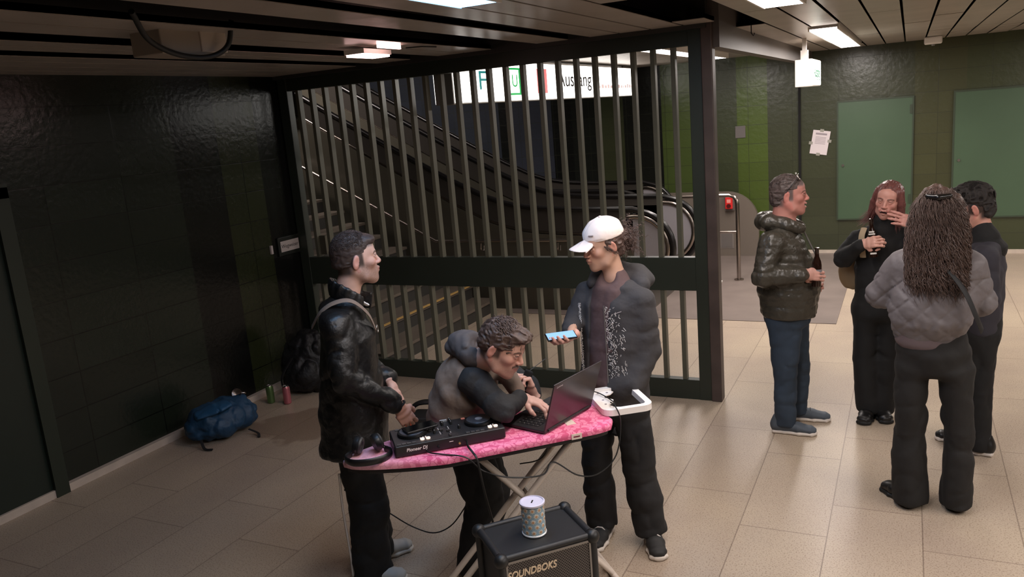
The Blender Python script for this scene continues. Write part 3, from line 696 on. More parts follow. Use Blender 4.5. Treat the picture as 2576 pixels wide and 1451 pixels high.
def body_core(pts, rs, side, skin, arms=(), h=.012):
    S = SDF(); S.loft(pts, [(a * .82, b * .82) for a, b in rs], side, k=.02)
    for a, r in arms: S.chain(a, [q * .8 for q in r[:-1]] + [r[-1] * .92], k=.02)
    v, f = S.mesh(h); return v, f, np.tile(lc(skin), (len(v), 1))
def strands(rng, roots, path_fn, rad, n=10, sides=4):
    """many tapered locks: path_fn(root, rng) gives a polyline"""
    vs_, fs, k = [], [], 0
    for rt in roots:
        P = np.asarray(path_fn(rt, rng)); m = len(P); t = np.gradient(P, axis=0); t /= np.linalg.norm(t, axis=1)[:, None] + 1e-9
        u = np.cross(t, rng.normal(size=3)); u /= np.linalg.norm(u, axis=1)[:, None] + 1e-9; b = np.cross(t, u)
        r = (rad * (1 - .8 * np.linspace(0, 1, m) ** 1.5))[:, None, None]
        a = np.arange(sides) * 2 * PI / sides
        R = P[:, None] + r * (u[:, None] * np.cos(a)[None, :, None] + b[:, None] * np.sin(a)[None, :, None])
        vs_.append(R.reshape(-1, 3)); i = np.arange(m - 1)[:, None] * sides; j = np.arange(sides)[None]
        q = np.stack([i + j, i + (j + 1) % sides, i + sides + (j + 1) % sides, i + sides + j], -1).reshape(-1, 4); fs.append(q + k); k += m * sides
    return np.concatenate(vs_), np.concatenate(fs)
def shoe(name, at, ang, parent, up, sole, L=.28, W=.1, pitch=0, laces=None, h=.005):
    """a laced shoe: toe along the local angle, built as upper, sole, laces"""
    R = np.array(Matrix.Rotation(ang, 3, 'Z')); at = np.asarray(at, float)
    S = SDF(); S.loft([(-.09, 0, .055), (-.02, 0, .055), (.06, 0, .045), (.14, 0, .036), (.165, 0, .032)], [(.036, .045), (.039, .045), (.044, .036), (.040, .026), (.028, .02)], (0, 1, 0), k=.01)
    S.cone((-.075, 0, .06), (-.065, 0, .105), .040, .037, k=.02); S.box((0.03, 0, -.02), (.3, .2, .035), rd=0, k=.004, op='-')
    v, f = S.mesh(h); s = np.array((L / .30, W / .092, 1)); o = mk(name, [(v * s @ R.T + at, f)], up, parent)
    S = SDF(); S.loft([(-.095, 0, .014), (-.02, 0, .014), (.07, 0, .014), (.15, 0, .014), (.172, 0, .016)], [(.038, .02), (.037, .02), (.048, .02), (.043, .02), (.028, .016)], (0, 1, 0), k=.004)
    S.box((0.03, 0, -.1), (.3, .2, .1), rd=0, k=.003, op='-').box((.03, 0, .128), (.3, .2, .1), rd=0, k=.004, op='-')
    v, f = S.mesh(h); mk('sole', [(v * s @ R.T + at, f)], sole, o)
    if laces:
        m = MB()
        for k in range(4):
            x = (.075 - k * .026) * s[0]; z = .079 + .0075 * k - (.006 if k == 0 else 0)
            m.tube([(x, -.028, z - .012), (x - .003, -.012, z), (x - .004, .012, z), (x, .028, z - .012)], .0045, 6)
        l = m.build('laces', laces, o, smooth=60); l.matrix_local = Matrix.Translation(at) @ Matrix.Rotation(ang, 4, 'Z')
    return o
def cloth(name, S, m, parent, h=.008, folds=.006, f=(9, 9, 5), seed=1, it=1, col=None):
    def grain(P): return .0012 * vnoise(P, 55, 21)
    S.warp(grain)
    if folds:
        def fw_(P):
            Q = P + .05 * np.stack([vnoise(P, 6, 11), vnoise(P, 6, 12), vnoise(P, 6, 13)], -1)
            return folds * (.55 - 1.6 * np.abs(vnoise(Q, f, seed)) ** .75) + folds * .45 * (.5 - np.abs(vnoise(Q, np.array(f) * 2.1, seed + 3)))
        S.warp(fw_)
    v, q = S.mesh(h); v = relax(v, q, it)
    return mk(name, [(v, q) if col is None else (v, q, col(v))], m, parent)
# ================================================================ THE SET-UP ON THE IRONING BOARD
ang = math.atan2(.676, .737)
BT = (-2.24 + .676 * .03, 2.66 - .737 * .03)
def onboard(s, n, z=0): return (BT[0] + .737 * s - .676 * n, BT[1] + .676 * s + .737 * n, z)
def floralmat():
    m = bpy.data.materials.new('floral cover'); m.use_nodes = True; nt = m.node_tree; N = nt.nodes; L = nt.links; b = N['Principled BSDF']
    tc = N.new('ShaderNodeTexCoord')
    wv = N.new('ShaderNodeTexNoise'); wv.inputs['Scale'].default_value = 20; L.new(tc.outputs['Object'], wv.inputs['Vector'])
    mm = N.new('ShaderNodeVectorMath'); mm.operation = 'MULTIPLY_ADD'; L.new(wv.outputs['Color'], mm.inputs[0]); mm.inputs[1].default_value = (.03,) * 3; L.new(tc.outputs['Object'], mm.inputs[2])
    v = N.new('ShaderNodeTexVoronoi'); v.inputs['Scale'].default_value = 34; v.feature = 'DISTANCE_TO_EDGE'; L.new(mm.outputs[0], v.inputs['Vector'])
    r = N.new('ShaderNodeValToRGB'); L.new(v.outputs['Distance'], r.inputs[0]); e = r.color_ramp.elements
    e[0].position = .02; e[0].color = lin((214, 92, 134)); e[1].position = .09; e[1].color = lin((242, 138, 172))
    v2 = N.new('ShaderNodeTexNoise'); v2.inputs['Scale'].default_value = 26; v2.inputs['Detail'].default_value = 1; L.new(tc.outputs['Object'], v2.inputs['Vector'])
    r2 = N.new('ShaderNodeValToRGB'); L.new(v2.outputs[0], r2.inputs[0]); r2.color_ramp.interpolation = 'CONSTANT'; r2.color_ramp.elements[0].color = (0, 0, 0, 1); r2.color_ramp.elements[1].position = .56; r2.color_ramp.elements[1].color = (1, 1, 1, 1)
    mx = N.new('ShaderNodeMixRGB'); L.new(r2.outputs[0], mx.inputs[0]); L.new(r.outputs[0], mx.inputs[1]); mx.inputs[2].default_value = lin((214, 88, 130))
    # faded towards the pointed end
    s = N.new('ShaderNodeSeparateXYZ'); L.new(tc.outputs['Object'], s.inputs[0]); mr = N.new('ShaderNodeMapRange'); L.new(s.outputs[0], mr.inputs[0])
    mr.inputs[1].default_value = .02; mr.inputs[2].default_value = .34; mr.inputs[3].default_value = .75; mr.inputs[4].default_value = 0
    m2 = N.new('ShaderNodeMixRGB'); L.new(mr.outputs[0], m2.inputs[0]); L.new(mx.outputs[0], m2.inputs[1]); m2.inputs[2].default_value = lin((236, 196, 200))
    L.new(m2.outputs[0], b.inputs['Base Color']); b.inputs['Roughness'].default_value = .85; return m
paint = mat('cream tube', (205, 192, 180), .4)
t = thing('ironing_board', 'ironing board with pink flowered cover carrying the mixing deck and laptop', 'ironing board', (BT[0], BT[1], 0), ang)
out = []
for i in range(41):      # outline: pointed end left, blunt rounded end right
    s = 1.24 * i / 40; hw = .19 * min(1, (s / .42) ** .55 if s > 0 else 0) if s < .42 else .19
    if s > 1.1: hw *= math.sqrt(max(0, 1 - ((s - 1.1) / .15) ** 2)) * .35 + .65 if s < 1.235 else .6
    out.append((s, max(hw, .004)))
top = [(s, h_) for s, h_ in out] + [(s, -h_) for s, h_ in reversed(out)]
def scaled(k, dx=0): return [(.62 + (x - .62) * (1 + k), y * (1 + k * 3)) for x, y in top]
bm = MB()
lay = [(scaled(-.03), .846), (scaled(0), .848), (scaled(.004), .862), (scaled(0), .874), (scaled(-.012), .88)]
rings = [[bm.bm.verts.new((x, y, z)) for x, y in P] for P, z in lay]
for A, B in zip(rings, rings[1:]):
    for j in range(len(A)): bm.bm.faces.new((A[j], A[(j + 1) % len(A)], B[(j + 1) % len(A)], B[j]))
bm.bm.faces.new(list(reversed(rings[0]))); bm.bm.faces.new(rings[-1])
bm.build('cover', floralmat(), t, smooth=50)
MB().prism(scaled(-.025), .825, .847).build('board_frame', mat('board underside', (30, 28, 28), .6), t)
MB().box(1.02, 1.065, -.1, .12, .8795, .8815).box(1.005, 1.055, -.194, -.186, .846, .872).build('care_label', mat('cream cloth', (226, 206, 196), .8), t)
MB().box(1.014, 1.045, -.1952, -.194, .856, .862).build('label_print', mat('label ink', (120, 40, 60), .7), t)
for y in (-.03, .03): MB().tube([(.55, y, .84), (1.235, y, .02)], .0125, 10).build('leg', paint, t, smooth=60)
MB().tube([(1.235, -.2, .016), (1.235, .2, .016)], .016, 10).build('foot_bar', paint, t, smooth=60)
for y in (-.055, .055): MB().tube([(1.1, y, .84), (.30, y, .02)], .014, 10, flat=(1, 1.3)).build('leg', paint, t, smooth=60)
MB().tube([(.30, -.2, .016), (.30, .2, .016)], .016, 10).build('foot_bar', paint, t, smooth=60)
MB().cyl(.012, -.08, .08, T((.835, 0, .53), (PI / 2, 0, 0))).build('pivot', mat('steel', (150, 145, 140), .3, 1), t)
# white iron rest beyond the blunt end
wp = mat('white lacquer', (246, 240, 236), .35)
t = thing('iron_rest', 'white rounded rectangular iron rest frame at the blunt end of the board', 'iron rest', onboard(1.225, .06, .883), ang - .1)
def rr(x0, x1, y0, y1, r, n=6):
    o = []
    for cx, cy, a in ((x1 - r, y1 - r, 0), (x0 + r, y1 - r, PI / 2), (x0 + r, y0 + r, PI), (x1 - r, y0 + r, 1.5 * PI)): o += [(cx + r * math.cos(a + PI / 2 * k / n), cy + r * math.sin(a + PI / 2 * k / n)) for k in range(n + 1)]
    return o
m_ = MB(); O_ = rr(0, .25, -.16, .17, .05); I_ = rr(.03, .22, -.13, .14, .025)
for z0, z1 in ((0, .03),):
    a = [m_.bm.verts.new((x, y, z0)) for x, y in O_]; b = [m_.bm.verts.new((x, y, z1)) for x, y in O_]; c = [m_.bm.verts.new((x, y, z1)) for x, y in I_]; d = [m_.bm.verts.new((x, y, z0)) for x, y in I_]
    for P, Q in ((a, b), (b, c), (c, d), (d, a)):
        for j in range(len(P)): m_.bm.faces.new((P[j], P[(j + 1) % len(P)], Q[(j + 1) % len(P)], Q[j]))
m_.build('frame', wp, t)
pl = [(.03, -.128), (.03, .138), (.12, .138), (.135, .12), (.11, .09), (.075, .08), (.068, .05), (.1, .01), (.09, -.02), (.055, -.05), (.075, -.09), (.1, -.1), (.09, -.128)]
MB().prism(pl, .012, .018).build('plate', wp, t)
m_ = MB()
for x, y in ((.055, .12), (.1, .115), (.05, .02), (.045, -.04)): m_.cyl(.006, .018, .0195, T((x, y, 0)))
m_.build('rivet', mat('grey print', (150, 140, 145), .8), t)
MB().tube(spl([(.02, .13, .034), (.05, .1, .03), (.07, .02, .03), (.08, -.06, .03), (.07, -.1, .032)], 6), .003, 6).build('wire', blk, t)
# ---------------------------------------------------------------- DJ controller
dk = mat('controller black', (32, 31, 32), .42, bump=.1, bscale=400); dk2 = mat('jog black', (18, 18, 19), .35); jg = mat('jog plate', (84, 88, 98), .3, .5)
wt = mat('white print', (225, 220, 216), .6); ob = mat('lit button', (255, 225, 205), .4, emit=1.2)
t = thing('dj_controller', 'black two-deck DJ controller on the pink flowered board', 'DJ controller', (-1.868, 2.953, .881), math.radians(41.3))
MB().box(-.25, .25, -.105, .105, .004, .055, bev=.007).build('chassis', dk, t)
MB().box(-.246, .246, -.101, .101, .055, .0565, bev=.0005).build('face_plate', mat('controller face', (40, 38, 39), .45), t)
for i, cx in enumerate((-.155, .155)):
    j = MB().lathe([(.001, .0565), (.066, .0565), (.068, .062), (.066, .071), (.060, .0735), (.001, .0735)], 40, T((cx, .012, 0))).build('jog_wheel', dk2, t, smooth=30)
    MB().lathe([(.001, .0736), (.057, .0736), (.056, .0745), (.001, .0745)], 40, T((cx, .012, 0))).build('jog_plate', jg, j, smooth=30)
    MB().lathe([(.011, .0745), (.017, .0745), (.017, .0752), (.011, .0752)], 30, T((cx, .012, 0))).build('jog_ring', mat('jog ring', (150, 155, 165), .4), j)
    for k in range(2): MB().cyl(.0095, .0565, .062, T((cx + .062 + .026 * k - .03, -.078 + .004, 0))).build('cue_button', ob, t)
    for k in range(8):
        MB().box(-.009, .009, -.006, .006, .0565, .0605, T((cx - .06 + .03 * (k % 4), .086 if k // 4 else -.088 + 0.0, 0)) if k // 4 else T((cx - .075 + .022 * (k % 4), -.092, 0)), bev=.001).build('pad', mat('pad lit', (196, 120, 105), .4, emit=.25) if (k // 4 and i) else mat('pad grey', (70, 68, 68), .5), t)
    MB().box(cx + .078, cx + .083, -.03, .06, .0565, .057).build('tempo_slot', blk, t); MB().box(cx + .072, cx + .089, .0, .01, .057, .066, bev=.002).build('fader_cap', mat('fader cap', (52, 50, 50), .4), t)
    for k in range(3): MB().cyl(.0035, .0565, .063, T((cx + .025 + .012 * k, -.066 + .004 * k, 0)), 10).build('small_button', wt, t)
for k in range(3):
    x = -.03 + .03 * k
    if k < 2: MB().box(x - .0, x + .004, -.055, .03, .0565, .0568).build('fader_slot', blk, t); MB().box(x - .007, x + .011, -.02 - .02 * k, -.008 - .02 * k, .057, .067, bev=.002).build('fader_cap', mat('fader cap', (52, 50, 50), .4), t)
m_ = MB()
for k in range(9):
    for x in (-.038, .008): m_.box(x, x + .004, -.052 + k * .0095, -.0495 + k * .0095, .0565, .0575)
m_.build('scale_marks', wt, t)
for x, y in [(-.05, .045), (-.05, .065), (-.05, .085), (.03, .045), (.03, .065), (.03, .085), (-.01, .05), (-.01, .07), (.055, -.02), (-.06, -.03)]:
    k = MB().lathe([(.007, .0565), (.0065, .070), (.0055, .0715), (.001, .0715)], 14, T((x, y, 0))).build('knob', mat('knob black', (24, 24, 24), .4), t, smooth=40)
    MB().box(x - .0008, x + .0008, y, y + .006, .0715, .0722).build('pointer', wt, k)
MB().box(-.03, .03, -.09, -.087, .0565, .0568).build('crossfader_slot', blk, t); MB().box(-.006, .006, -.097, -.08, .057, .067, bev=.002).build('fader_cap', mat('fader cap', (52, 50, 50), .4), t)
MB().box(-.015, .02, .086, .094, .0565, .068, bev=.002).build('browse_dial', mat('dial silver', (200, 205, 210), .3, .6), t)
text('lettering', 'Pioneer DJ', .021, wt, t, (-.155, -.1055, .031), (PI / 2, 0, 0), .0005, shear=.15, bold=.0004)
MB().box(-.009, .009, -.1056, -.105, .034, .037).build('model_print', wt, t)
for x in (-.06, .035): MB().cyl(.005, 0, .008, T((x, -.105, .022), (PI / 2, 0, 0))).build('socket', mat('socket brass', (200, 190, 120), .3, .8) if x > 0 else blk, t)
# phone lying on the left jog wheel
t = thing('smartphone', 'black phone lying on the left jog wheel of the mixing deck', 'phone', (-1.965, 2.885, .9585), math.radians(55))
MB().box(-.075, .075, -.037, .037, 0, .009, bev=.003).build('case', mat('phone black', (16, 16, 18), .3), t); MB().box(-.071, .071, -.034, .034, .009, .0096).build('screen', mat('dark glass', (10, 10, 12), .08), t)
# cables
cb = mat('cable rubber', (20, 19, 18), .5)
def cable(nm, label, pts, r=.0035): return tag(MB().tube(spl(pts, 8), r, 6).build(nm, cb, smooth=60), label, 'cable')
cable('usb_cable', 'thin black cable hanging from the mixing deck front under the board to the right', [(-1.90, 2.82, .905), (-1.87, 2.79, .893), (-1.80, 2.80, .886), (-1.70, 2.82, .875), (-1.64, 2.86, .80), (-1.56, 2.95, .74), (-1.45, 3.05, .72), (-1.42, 3.11, .76), (-1.33, 3.17, .68), (-1.26, 3.25, .66), (-1.2, 3.34, .72), (-1.19, 3.4, .86), (-1.22, 3.42, .93), (-1.27, 3.5, .915)])
cable('audio_cable', 'pair of black audio leads dropping over the board edge in front of the mixing deck', [(-1.75, 2.925, .905), (-1.72, 2.88, .90), (-1.68, 2.85, .886), (-1.65, 2.83, .86), (-1.64, 2.85, .70), (-1.66, 2.95, .45), (-1.66, 3.0, .2), (-1.60, 2.95, .02)], .005)
cable('power_cable', 'thin black cable sagging between the legs of the coat wearer and the bending person', [(-2.66, 3.30, .42), (-2.54, 3.24, .33), (-2.44, 3.25, .265), (-2.35, 3.286, .196), (-2.26, 3.334, .151), (-2.19, 3.39, .168), (-2.135, 3.435, .235), (-2.08, 3.47, .34), (-2.03, 3.48, .5), (-1.98, 3.46, .8)])
cable('laptop_cable', 'thin black cable running under the board below the laptop', [(-1.45, 3.17, .845), (-1.50, 3.2, .75), (-1.56, 3.22, .70), (-1.66, 3.25, .66)], .003)
# ---------------------------------------------------------------- headphones
bk = mat('headphone black', (24, 23, 24), .38)
t = thing('headphones', 'black over-ear headphones lying on the pale tip of the board', 'headphones', (-2.118, 2.690, .882), math.radians(38))
MB().tube(spl([(-.075, .045, .012), (-.10, .0, .012), (-.07, -.062, .013), (0, -.085, .014), (.07, -.062, .013), (.10, .0, .012), (.075, .045, .012)], 8), .011, 10, flat=(1.5, .6)).build('headband', bk, t, smooth=60)
for s in (-1, 1):
    e_ = MB().lathe([(.001, -.016), (.036, -.016), (.040, -.008), (.040, .006), (.001, .006)], 28, T((s * .042, .055, .045), (0, PI / 2 - s * .2, s * .35))).build('ear_cup', bk, t, smooth=40)
    MB().lathe([(.012, .006), (.036, .006), (.038, .013), (.034, .02), (.020, .021), (.014, .014)], 28, T((s * .042, .055, .045), (0, PI / 2 - s * .2, s * .35))).build('ear_pad', mat('pad leather', (40, 38, 38), .45), e_, smooth=40)
    MB().tube([(s * .078, .04, .014), (s * .06, .05, .03), (s * .048, .055, .045)], .006, 8).build('arm', bk, t, smooth=60)
# ---------------------------------------------------------------- laptop
lb = mat('laptop dark', (38, 36, 38), .45); ll = mat('laptop lid', (66, 60, 62), .3, .5)
la = math.atan2(.975, .22)
t = thing('laptop', 'dark open laptop standing on the board, its lid back towards the room', 'laptop', (-1.4125, 3.31, .8815), la - PI / 2)
# local: +x away from the hinge is the lid back side, hinge along y
MB().box(-.25, .0, -.195, .195, .004, .018, bev=.004).build('base', lb, t)
m_ = MB()
for r in range(5):
    for k in range(14): m_.box(-.205 + .0 + .026 * r + .02, -.205 + .026 * r + .041, -.165 + k * .0238, -.145 + k * .0238, .018, .0195)
kb = m_.build('keyboard', mat('key black', (22, 22, 23), .5), t)
m_ = MB(); rk = random.Random(5)
for r in range(5):
    for k in range(14):
        if rk.random() < .9: m_.box(-.18 + .026 * r + .008, -.18 + .026 * r + .0115, -.158 + k * .0238, -.1545 + k * .0238, .0195, .01975)
m_.build('key_legends', mat('key print', (170, 165, 160), .6), kb)
MB().box(-.242, -.197, -.055, .055, .018, .0184).build('touchpad', mat('touchpad', (54, 52, 54), .35), t)
th = math.radians(72); LM = T((0, 0, .014), (0, -(PI / 2 - (PI / 2 - th)) + 0, 0))
lid = MB().box(0, .245, -.195, .195, 0, .007, LM, bev=.0025).build('lid', ll, t)
MB().box(.012, .236, -.185, .185, .007, .0076, LM).build('screen', mat('laptop screen', (60, 70, 90), .2, emit=.4), lid)
lt = text('lettering', 'Lenovo', .016, mat('pale print', (190, 180, 182), .5), t, (0, 0, 0), (0, 0, 0), .0003, align='LEFT')
lt.matrix_local = LM @ T((.225, -.172, -.0004), (PI, 0, 0)) @ T((0, 0, 0), (0, 0, PI / 2)) @ T((0, 0, 0), (0, 0, PI))
MB().cyl(.006, -.17, .17, T((0, 0, .013), (PI / 2, 0, 0))).build('hinge', lb, t)
# ---------------------------------------------------------------- loudspeaker and coin tin
sk = mat('speaker black', (36, 36, 37), .5, bump=.15, bscale=250); gr = mat('grille dark', (20, 19, 19), .5); al = mat('grille metal', (120, 116, 114), .35, .8)
t = thing('loudspeaker', 'big black portable loudspeaker with grey mesh front under the flowered tin', 'loudspeaker', (-1.375, 2.772, 0), math.radians(46.6))
MB().box(-.195, .195, -.13, .135, .012, .60, bev=.01).build('cabinet', sk, t)
for x in (-.2, .2):
    for y in (-.135, .14):
        MB().tube([(x, y, .05), (x, y, .57)], .018, 10).build('edge_guard', sk, t, smooth=60)
        for z in (.036, .592): MB().sph((x, y, z), .03, n=18).build('corner_bumper', mat('bumper rubber', (30, 30, 30), .45), t, smooth=180)
for y in (-.135, .14): MB().tube([(-.18, y, .598), (.18, y, .598)], .014, 10).build('edge_guard', sk, t, smooth=60)
for x in (-.2, .2): MB().tube([(x, -.11, .598), (x, .115, .598)], .016, 10).build('edge_guard', sk, t, smooth=60)
MB().box(-.178, .178, -.142, -.13, .03, .575).build('grille_backing', gr, t)
m_ = MB(); n_ = 30; st_ = .356 / n_
def seg(p, q, w=.0016):
    d = (Vector(q) - Vector(p)).normalized(); u = Vector((-d.y, d.x)) * w
    vs_ = [m_.bm.verts.new((a.x, -.1435, a.y)) for a in (Vector(p) + u, Vector(p) - u, Vector(q) - u, Vector(q) + u)]; m_.bm.faces.new(vs_)
W_, Z0, Z1 = .178, .03, .575
c_ = -W_ - Z1
dd = .0125
k = -W_ - (Z1)
vals = np.arange(-W_ + Z0, W_ + Z1, dd)
for v_ in vals:          # x + z = v
    x0 = max(-W_, v_ - Z1); x1 = min(W_, v_ - Z0)
    if x1 > x0: seg((x0, v_ - x0), (x1, v_ - x1))
for v_ in np.arange(-W_ - Z1, W_ - Z0, dd):   # x - z = v
    x0 = max(-W_, v_ + Z0); x1 = min(W_, v_ + Z1)
    if x1 > x0: seg((x0, x0 - v_), (x1, x1 - v_))
m_.build('grille_mesh', al, t)
m_ = MB()
for a, b in (((-.18, .575), (.18, .585)), ((-.18, .02), (.18, .03))): m_.box(a[0], b[0], -.147, -.138, a[1], b[1])
m_.box(-.186, -.178, -.147, -.138, .02, .585).box(.178, .186, -.147, -.138, .02, .585); m_.build('grille_frame', mat('frame silver', (150, 146, 142), .35, .7), t)
text('lettering', 'SOUNDBOKS', .043, mat('logo cream', (222, 200, 170), .5), t, (-.078, -.146, .523), (PI / 2, 0, 0), .0012, shear=.22, bold=.0009, sx=.82)
tx, ty = -1.372, 2.765
def tinmat():
    m = bpy.data.materials.new('tin blue'); m.use_nodes = True; b = m.node_tree.nodes['Principled BSDF']; b.inputs['Base Color'].default_value = lin((134, 158, 172)); b.inputs['Roughness'].default_value = .35; b.inputs['Metallic'].default_value = .1; return m
t = thing('coin_tin', 'blue tin with daisies and a white slotted lid standing on the loudspeaker', 'money tin', (tx, ty, .601))
MB().lathe([(.044, 0), (.0505, .002), (.0505, .006), (.048, .009), (.048, .138), (.001, .138)], 40).build('body', tinmat(), t, smooth=40)
MB().lathe([(.0495, .003), (.052, .004), (.052, .008), (.0485, .010)], 40).build('rim', mat('tin rim', (225, 225, 225), .3, .3), t, smooth=60)
MB().lathe([(.049, .134), (.053, .136), (.053, .143), (.047, .145), (.046, .141), (.001, .141)], 40).build('lid', mat('tin lid', (214, 210, 228), .35), t, smooth=40)
MB().box(-.003, .003, -.013, .013, .141, .1414, T((0, 0, 0), (0, 0, .2))).build('coin_slot', blk, t)
pe = MB(); ce = MB(); rk = random.Random(8)
for i in range(5):
    for j in range(10):
        a = 2 * PI * (j + .5 * (i % 2)) / 10 + .1; z = .022 + .0245 * i
        R = T((0, 0, 0), (0, 0, a)) @ T((.0482, 0, z), (0, PI / 2, 0))
        for q in range(9):
            b = 2 * PI * q / 9; pe.tube([(.004 * math.cos(b), .004 * math.sin(b), .0), (.0112 * math.cos(b), .0112 * math.sin(b), -.0006)], .0016, 5, M=R, flat=(.35, 1))
        ce.cyl(.0052, -.0005, .0009, R, 10)
pe.build('daisy_petals', mat('petal cream', (232, 222, 204), .6), t); ce.build('daisy_centres', mat('daisy centre', (196, 150, 112), .6), t)
# ---------------------------------------------------------------- portable power station on the floor
t = thing('power_station', 'black portable power station with a lit blue display and orange side', 'power station', (-3.16, 4.74, 0), math.radians(14))
MB().box(-.11, .13, -.1, .1, .005, .22, bev=.02).build('case', mat('case black', (34, 33, 34), .45), t)
MB().box(-.135, -.08, -.104, .104, .005, .205, bev=.012).build('side_grip', mat('orange plastic', (206, 84, 52), .45), t)
MB().tube(spl([(-.11, 0, .2), (-.10, 0, .26), (-.04, 0, .30), (.06, 0, .305), (.12, 0, .27), (.13, 0, .2)], 6), .022, 8, flat=(.8, 1.6)).build('handle', mat('handle black', (20, 20, 20), .5), t, smooth=60)
MB().box(-.035, .055, -.1045, -.1, .10, .165).build('bezel', blk, t)
text('lettering', '88:88', .045, mat('display blue', (90, 150, 240), .4, emit=2.2), t, (.01, -.105, .13), (PI / 2, 0, 0), .0005, bold=.001)
for x, z in ((-.06, .15), (-.06, .06), (0, .06), (.06, .06), (.09, .15)): MB().cyl(.009, 0, .006, T((x, -.1, z), (PI / 2, 0, 0)), 12).build('socket', mat('socket grey', (90, 88, 86), .4), t)
# ---------------------------------------------------------------- bags and cans along the left wall
def bag(name, label, cat, at, rz, build, m): pass
bb = mat('navy nylon', (24, 62, 92), .55, var=.15, vscale=14, bump=.5, bscale=30, bump2=.5, b2scale=8)
t = thing('rucksack', 'blue rucksack lying on its side against the left wall', 'rucksack', (-4.90, 4.44, 0), math.radians(68))
S = SDF(); S.loft([(-.24, 0, .10), (-.15, 0, .14), (.04, 0, .15), (.17, .0, .13), (.23, .0, .11)], [(.10, .09), (.17, .14), (.19, .145), (.16, .12), (.09, .08)], (0, 1, 0), k=.03)
S.ell((-.05, -.12, .11), (.13, .10, .09), k=.04).ell((.14, .05, .22), (.10, .09, .05), k=.04).box((0, 0, -.05), (.6, .4, .056), rd=0, k=.02, op='-')
cloth('main_body', S, bb, t, folds=.018, f=(12, 12, 12), h=.009, seed=4)
S = SDF(); S.loft([(-.22, -.07, .235), (-.08, -.1, .265), (.02, -.09, .27)], [(.07, .03), (.12, .03), (.08, .025)], (0, 1, 0), k=.02); cloth('top_flap', S, mat('navy nylon light', (30, 76, 112), .5, bump=.4, bscale=30), t, folds=.008, h=.008)
for p in ([(.12, -.2, .05), (.16, -.27, .02), (.14, -.33, .008)], [(-.24, -.14, .06), (-.25, -.22, .015), (-.21, -.27, .008)]): MB().tube(spl(p, 6), .012, 6, flat=(.3, 1)).build('strap', mat('black webbing', (18, 18, 20), .7), t, smooth=60)
t = thing('steel_mug', 'small steel mug lying on top of the blue rucksack', 'mug', (-4.86, 4.60, .285)); t.rotation_euler = (1.1, 0, .6)
mg = mat('mug steel', (190, 180, 174), .25, 1)
MB().lathe([(.036, 0), (.038, .003), (.038, .08), (.036, .08), (.036, .004), (.001, .004)], 28, T((0, 0, -.04))).build('body', mg, t, smooth=40)
MB().tube(spl([(.038, 0, .03), (.06, 0, .02), (.06, 0, -.015), (.038, 0, -.025)], 5), .004, 6).build('handle', mg, t, smooth=60)
for lab, x, y, c_ in (('green drinks can on the floor by the left wall', -5.03, 5.13, (94, 118, 72)), ('pink drinks can on the floor beside the black backpack', -4.86, 5.15, (190, 110, 118))):
    t = thing('drinks_can', lab, 'can', (x, y, 0), 0, None)
    MB().lathe([(.024, 0), (.033, .008), (.033, .145), (.027, .158), (.001, .158)], 28).build('body', mat('can ' + str(c_[0]), c_, .3, .5), t, smooth=35)
    k = MB().lathe([(.0255, .158), (.0275, .160), (.0265, .163), (.024, .159), (.001, .159)], 28).build('lid', mat('can lid', (190, 186, 182), .25, 1), t, smooth=35)
    MB().box(-.006, .006, -.004, .012, .16, .1615).build('tab', mat('can lid', (190, 186, 182), .25, 1), k)
bkp = mat('black nylon', (15, 15, 17), .55, bump=.5, bscale=26, bump2=.4, b2scale=9)
t = thing('backpack', 'full black backpack slumped by the left wall behind the leather coat', 'backpack', (-4.90, 5.50, 0), math.radians(20))
S = SDF(); S.loft([(0, 0, .06), (0, .02, .22), (.02, .05, .40), (.04, .07, .50)], [(.23, .13), (.25, .16), (.21, .13), (.12, .09)], (1, 0, 0), k=.03); S.ell((0, -.13, .17), (.17, .07, .13), k=.04).box((0, 0, -.05), (.6, .4, .056), rd=0, k=.02, op='-')
cloth('main_body', S, bkp, t, folds=.02, f=(11, 11, 8), seed=8, h=.01)
for p in ([(.18, -.1, .05), (.26, -.16, .03), (.28, -.22, .01)], [(-.08, -.12, .35), (-.15, -.24, .2), (-.12, -.25, .03)]): MB().tube(spl(p, 6), .014, 6, flat=(.3, 1)).build('strap', mat('black webbing', (18, 18, 20), .7), t, smooth=60)
# ================================================================ PEOPLE
skinm = lambda nm: mat('skin ' + nm, (200, 150, 130), .5, attr='Col', bump=.04, bscale=300)
hairm = lambda nm, c, r=.55: mat('hair ' + nm, c, r, var=.25, vscale=60, bump=.5, bscale=180)
def A2(v): return np.asarray(v, float)
def place_head(part, at, fwd, up=(0, 0, 1), sc=1): return xf(part, frame(fwd, up), at, sc)
def headspace(o_parts, at, fwd, up, sc): return [xf(p, frame(fwd, up), at, sc) for p in o_parts]
def place_hand(at, fingers, back, side, sc=1, **k):
    f = unit(fingers); z = A2(back); z = unit(z - f * (z @ f)); R = np.stack([np.cross(f, z), f, z], 1)
    return xf(hand(side=side, **k), R, at, sc)
def to_local(at, fwd, up, sc, p): return (A2(p) - A2(at)) @ frame(fwd, up) / sc
def leg(S, hip, knee, ank, r, side=(0, 1, 0), k=.03, wr=(.004, 6)):
    S.loft([hip, knee, ank], [(q[0], q[1]) for q in r], side, k=k, wr=wr)
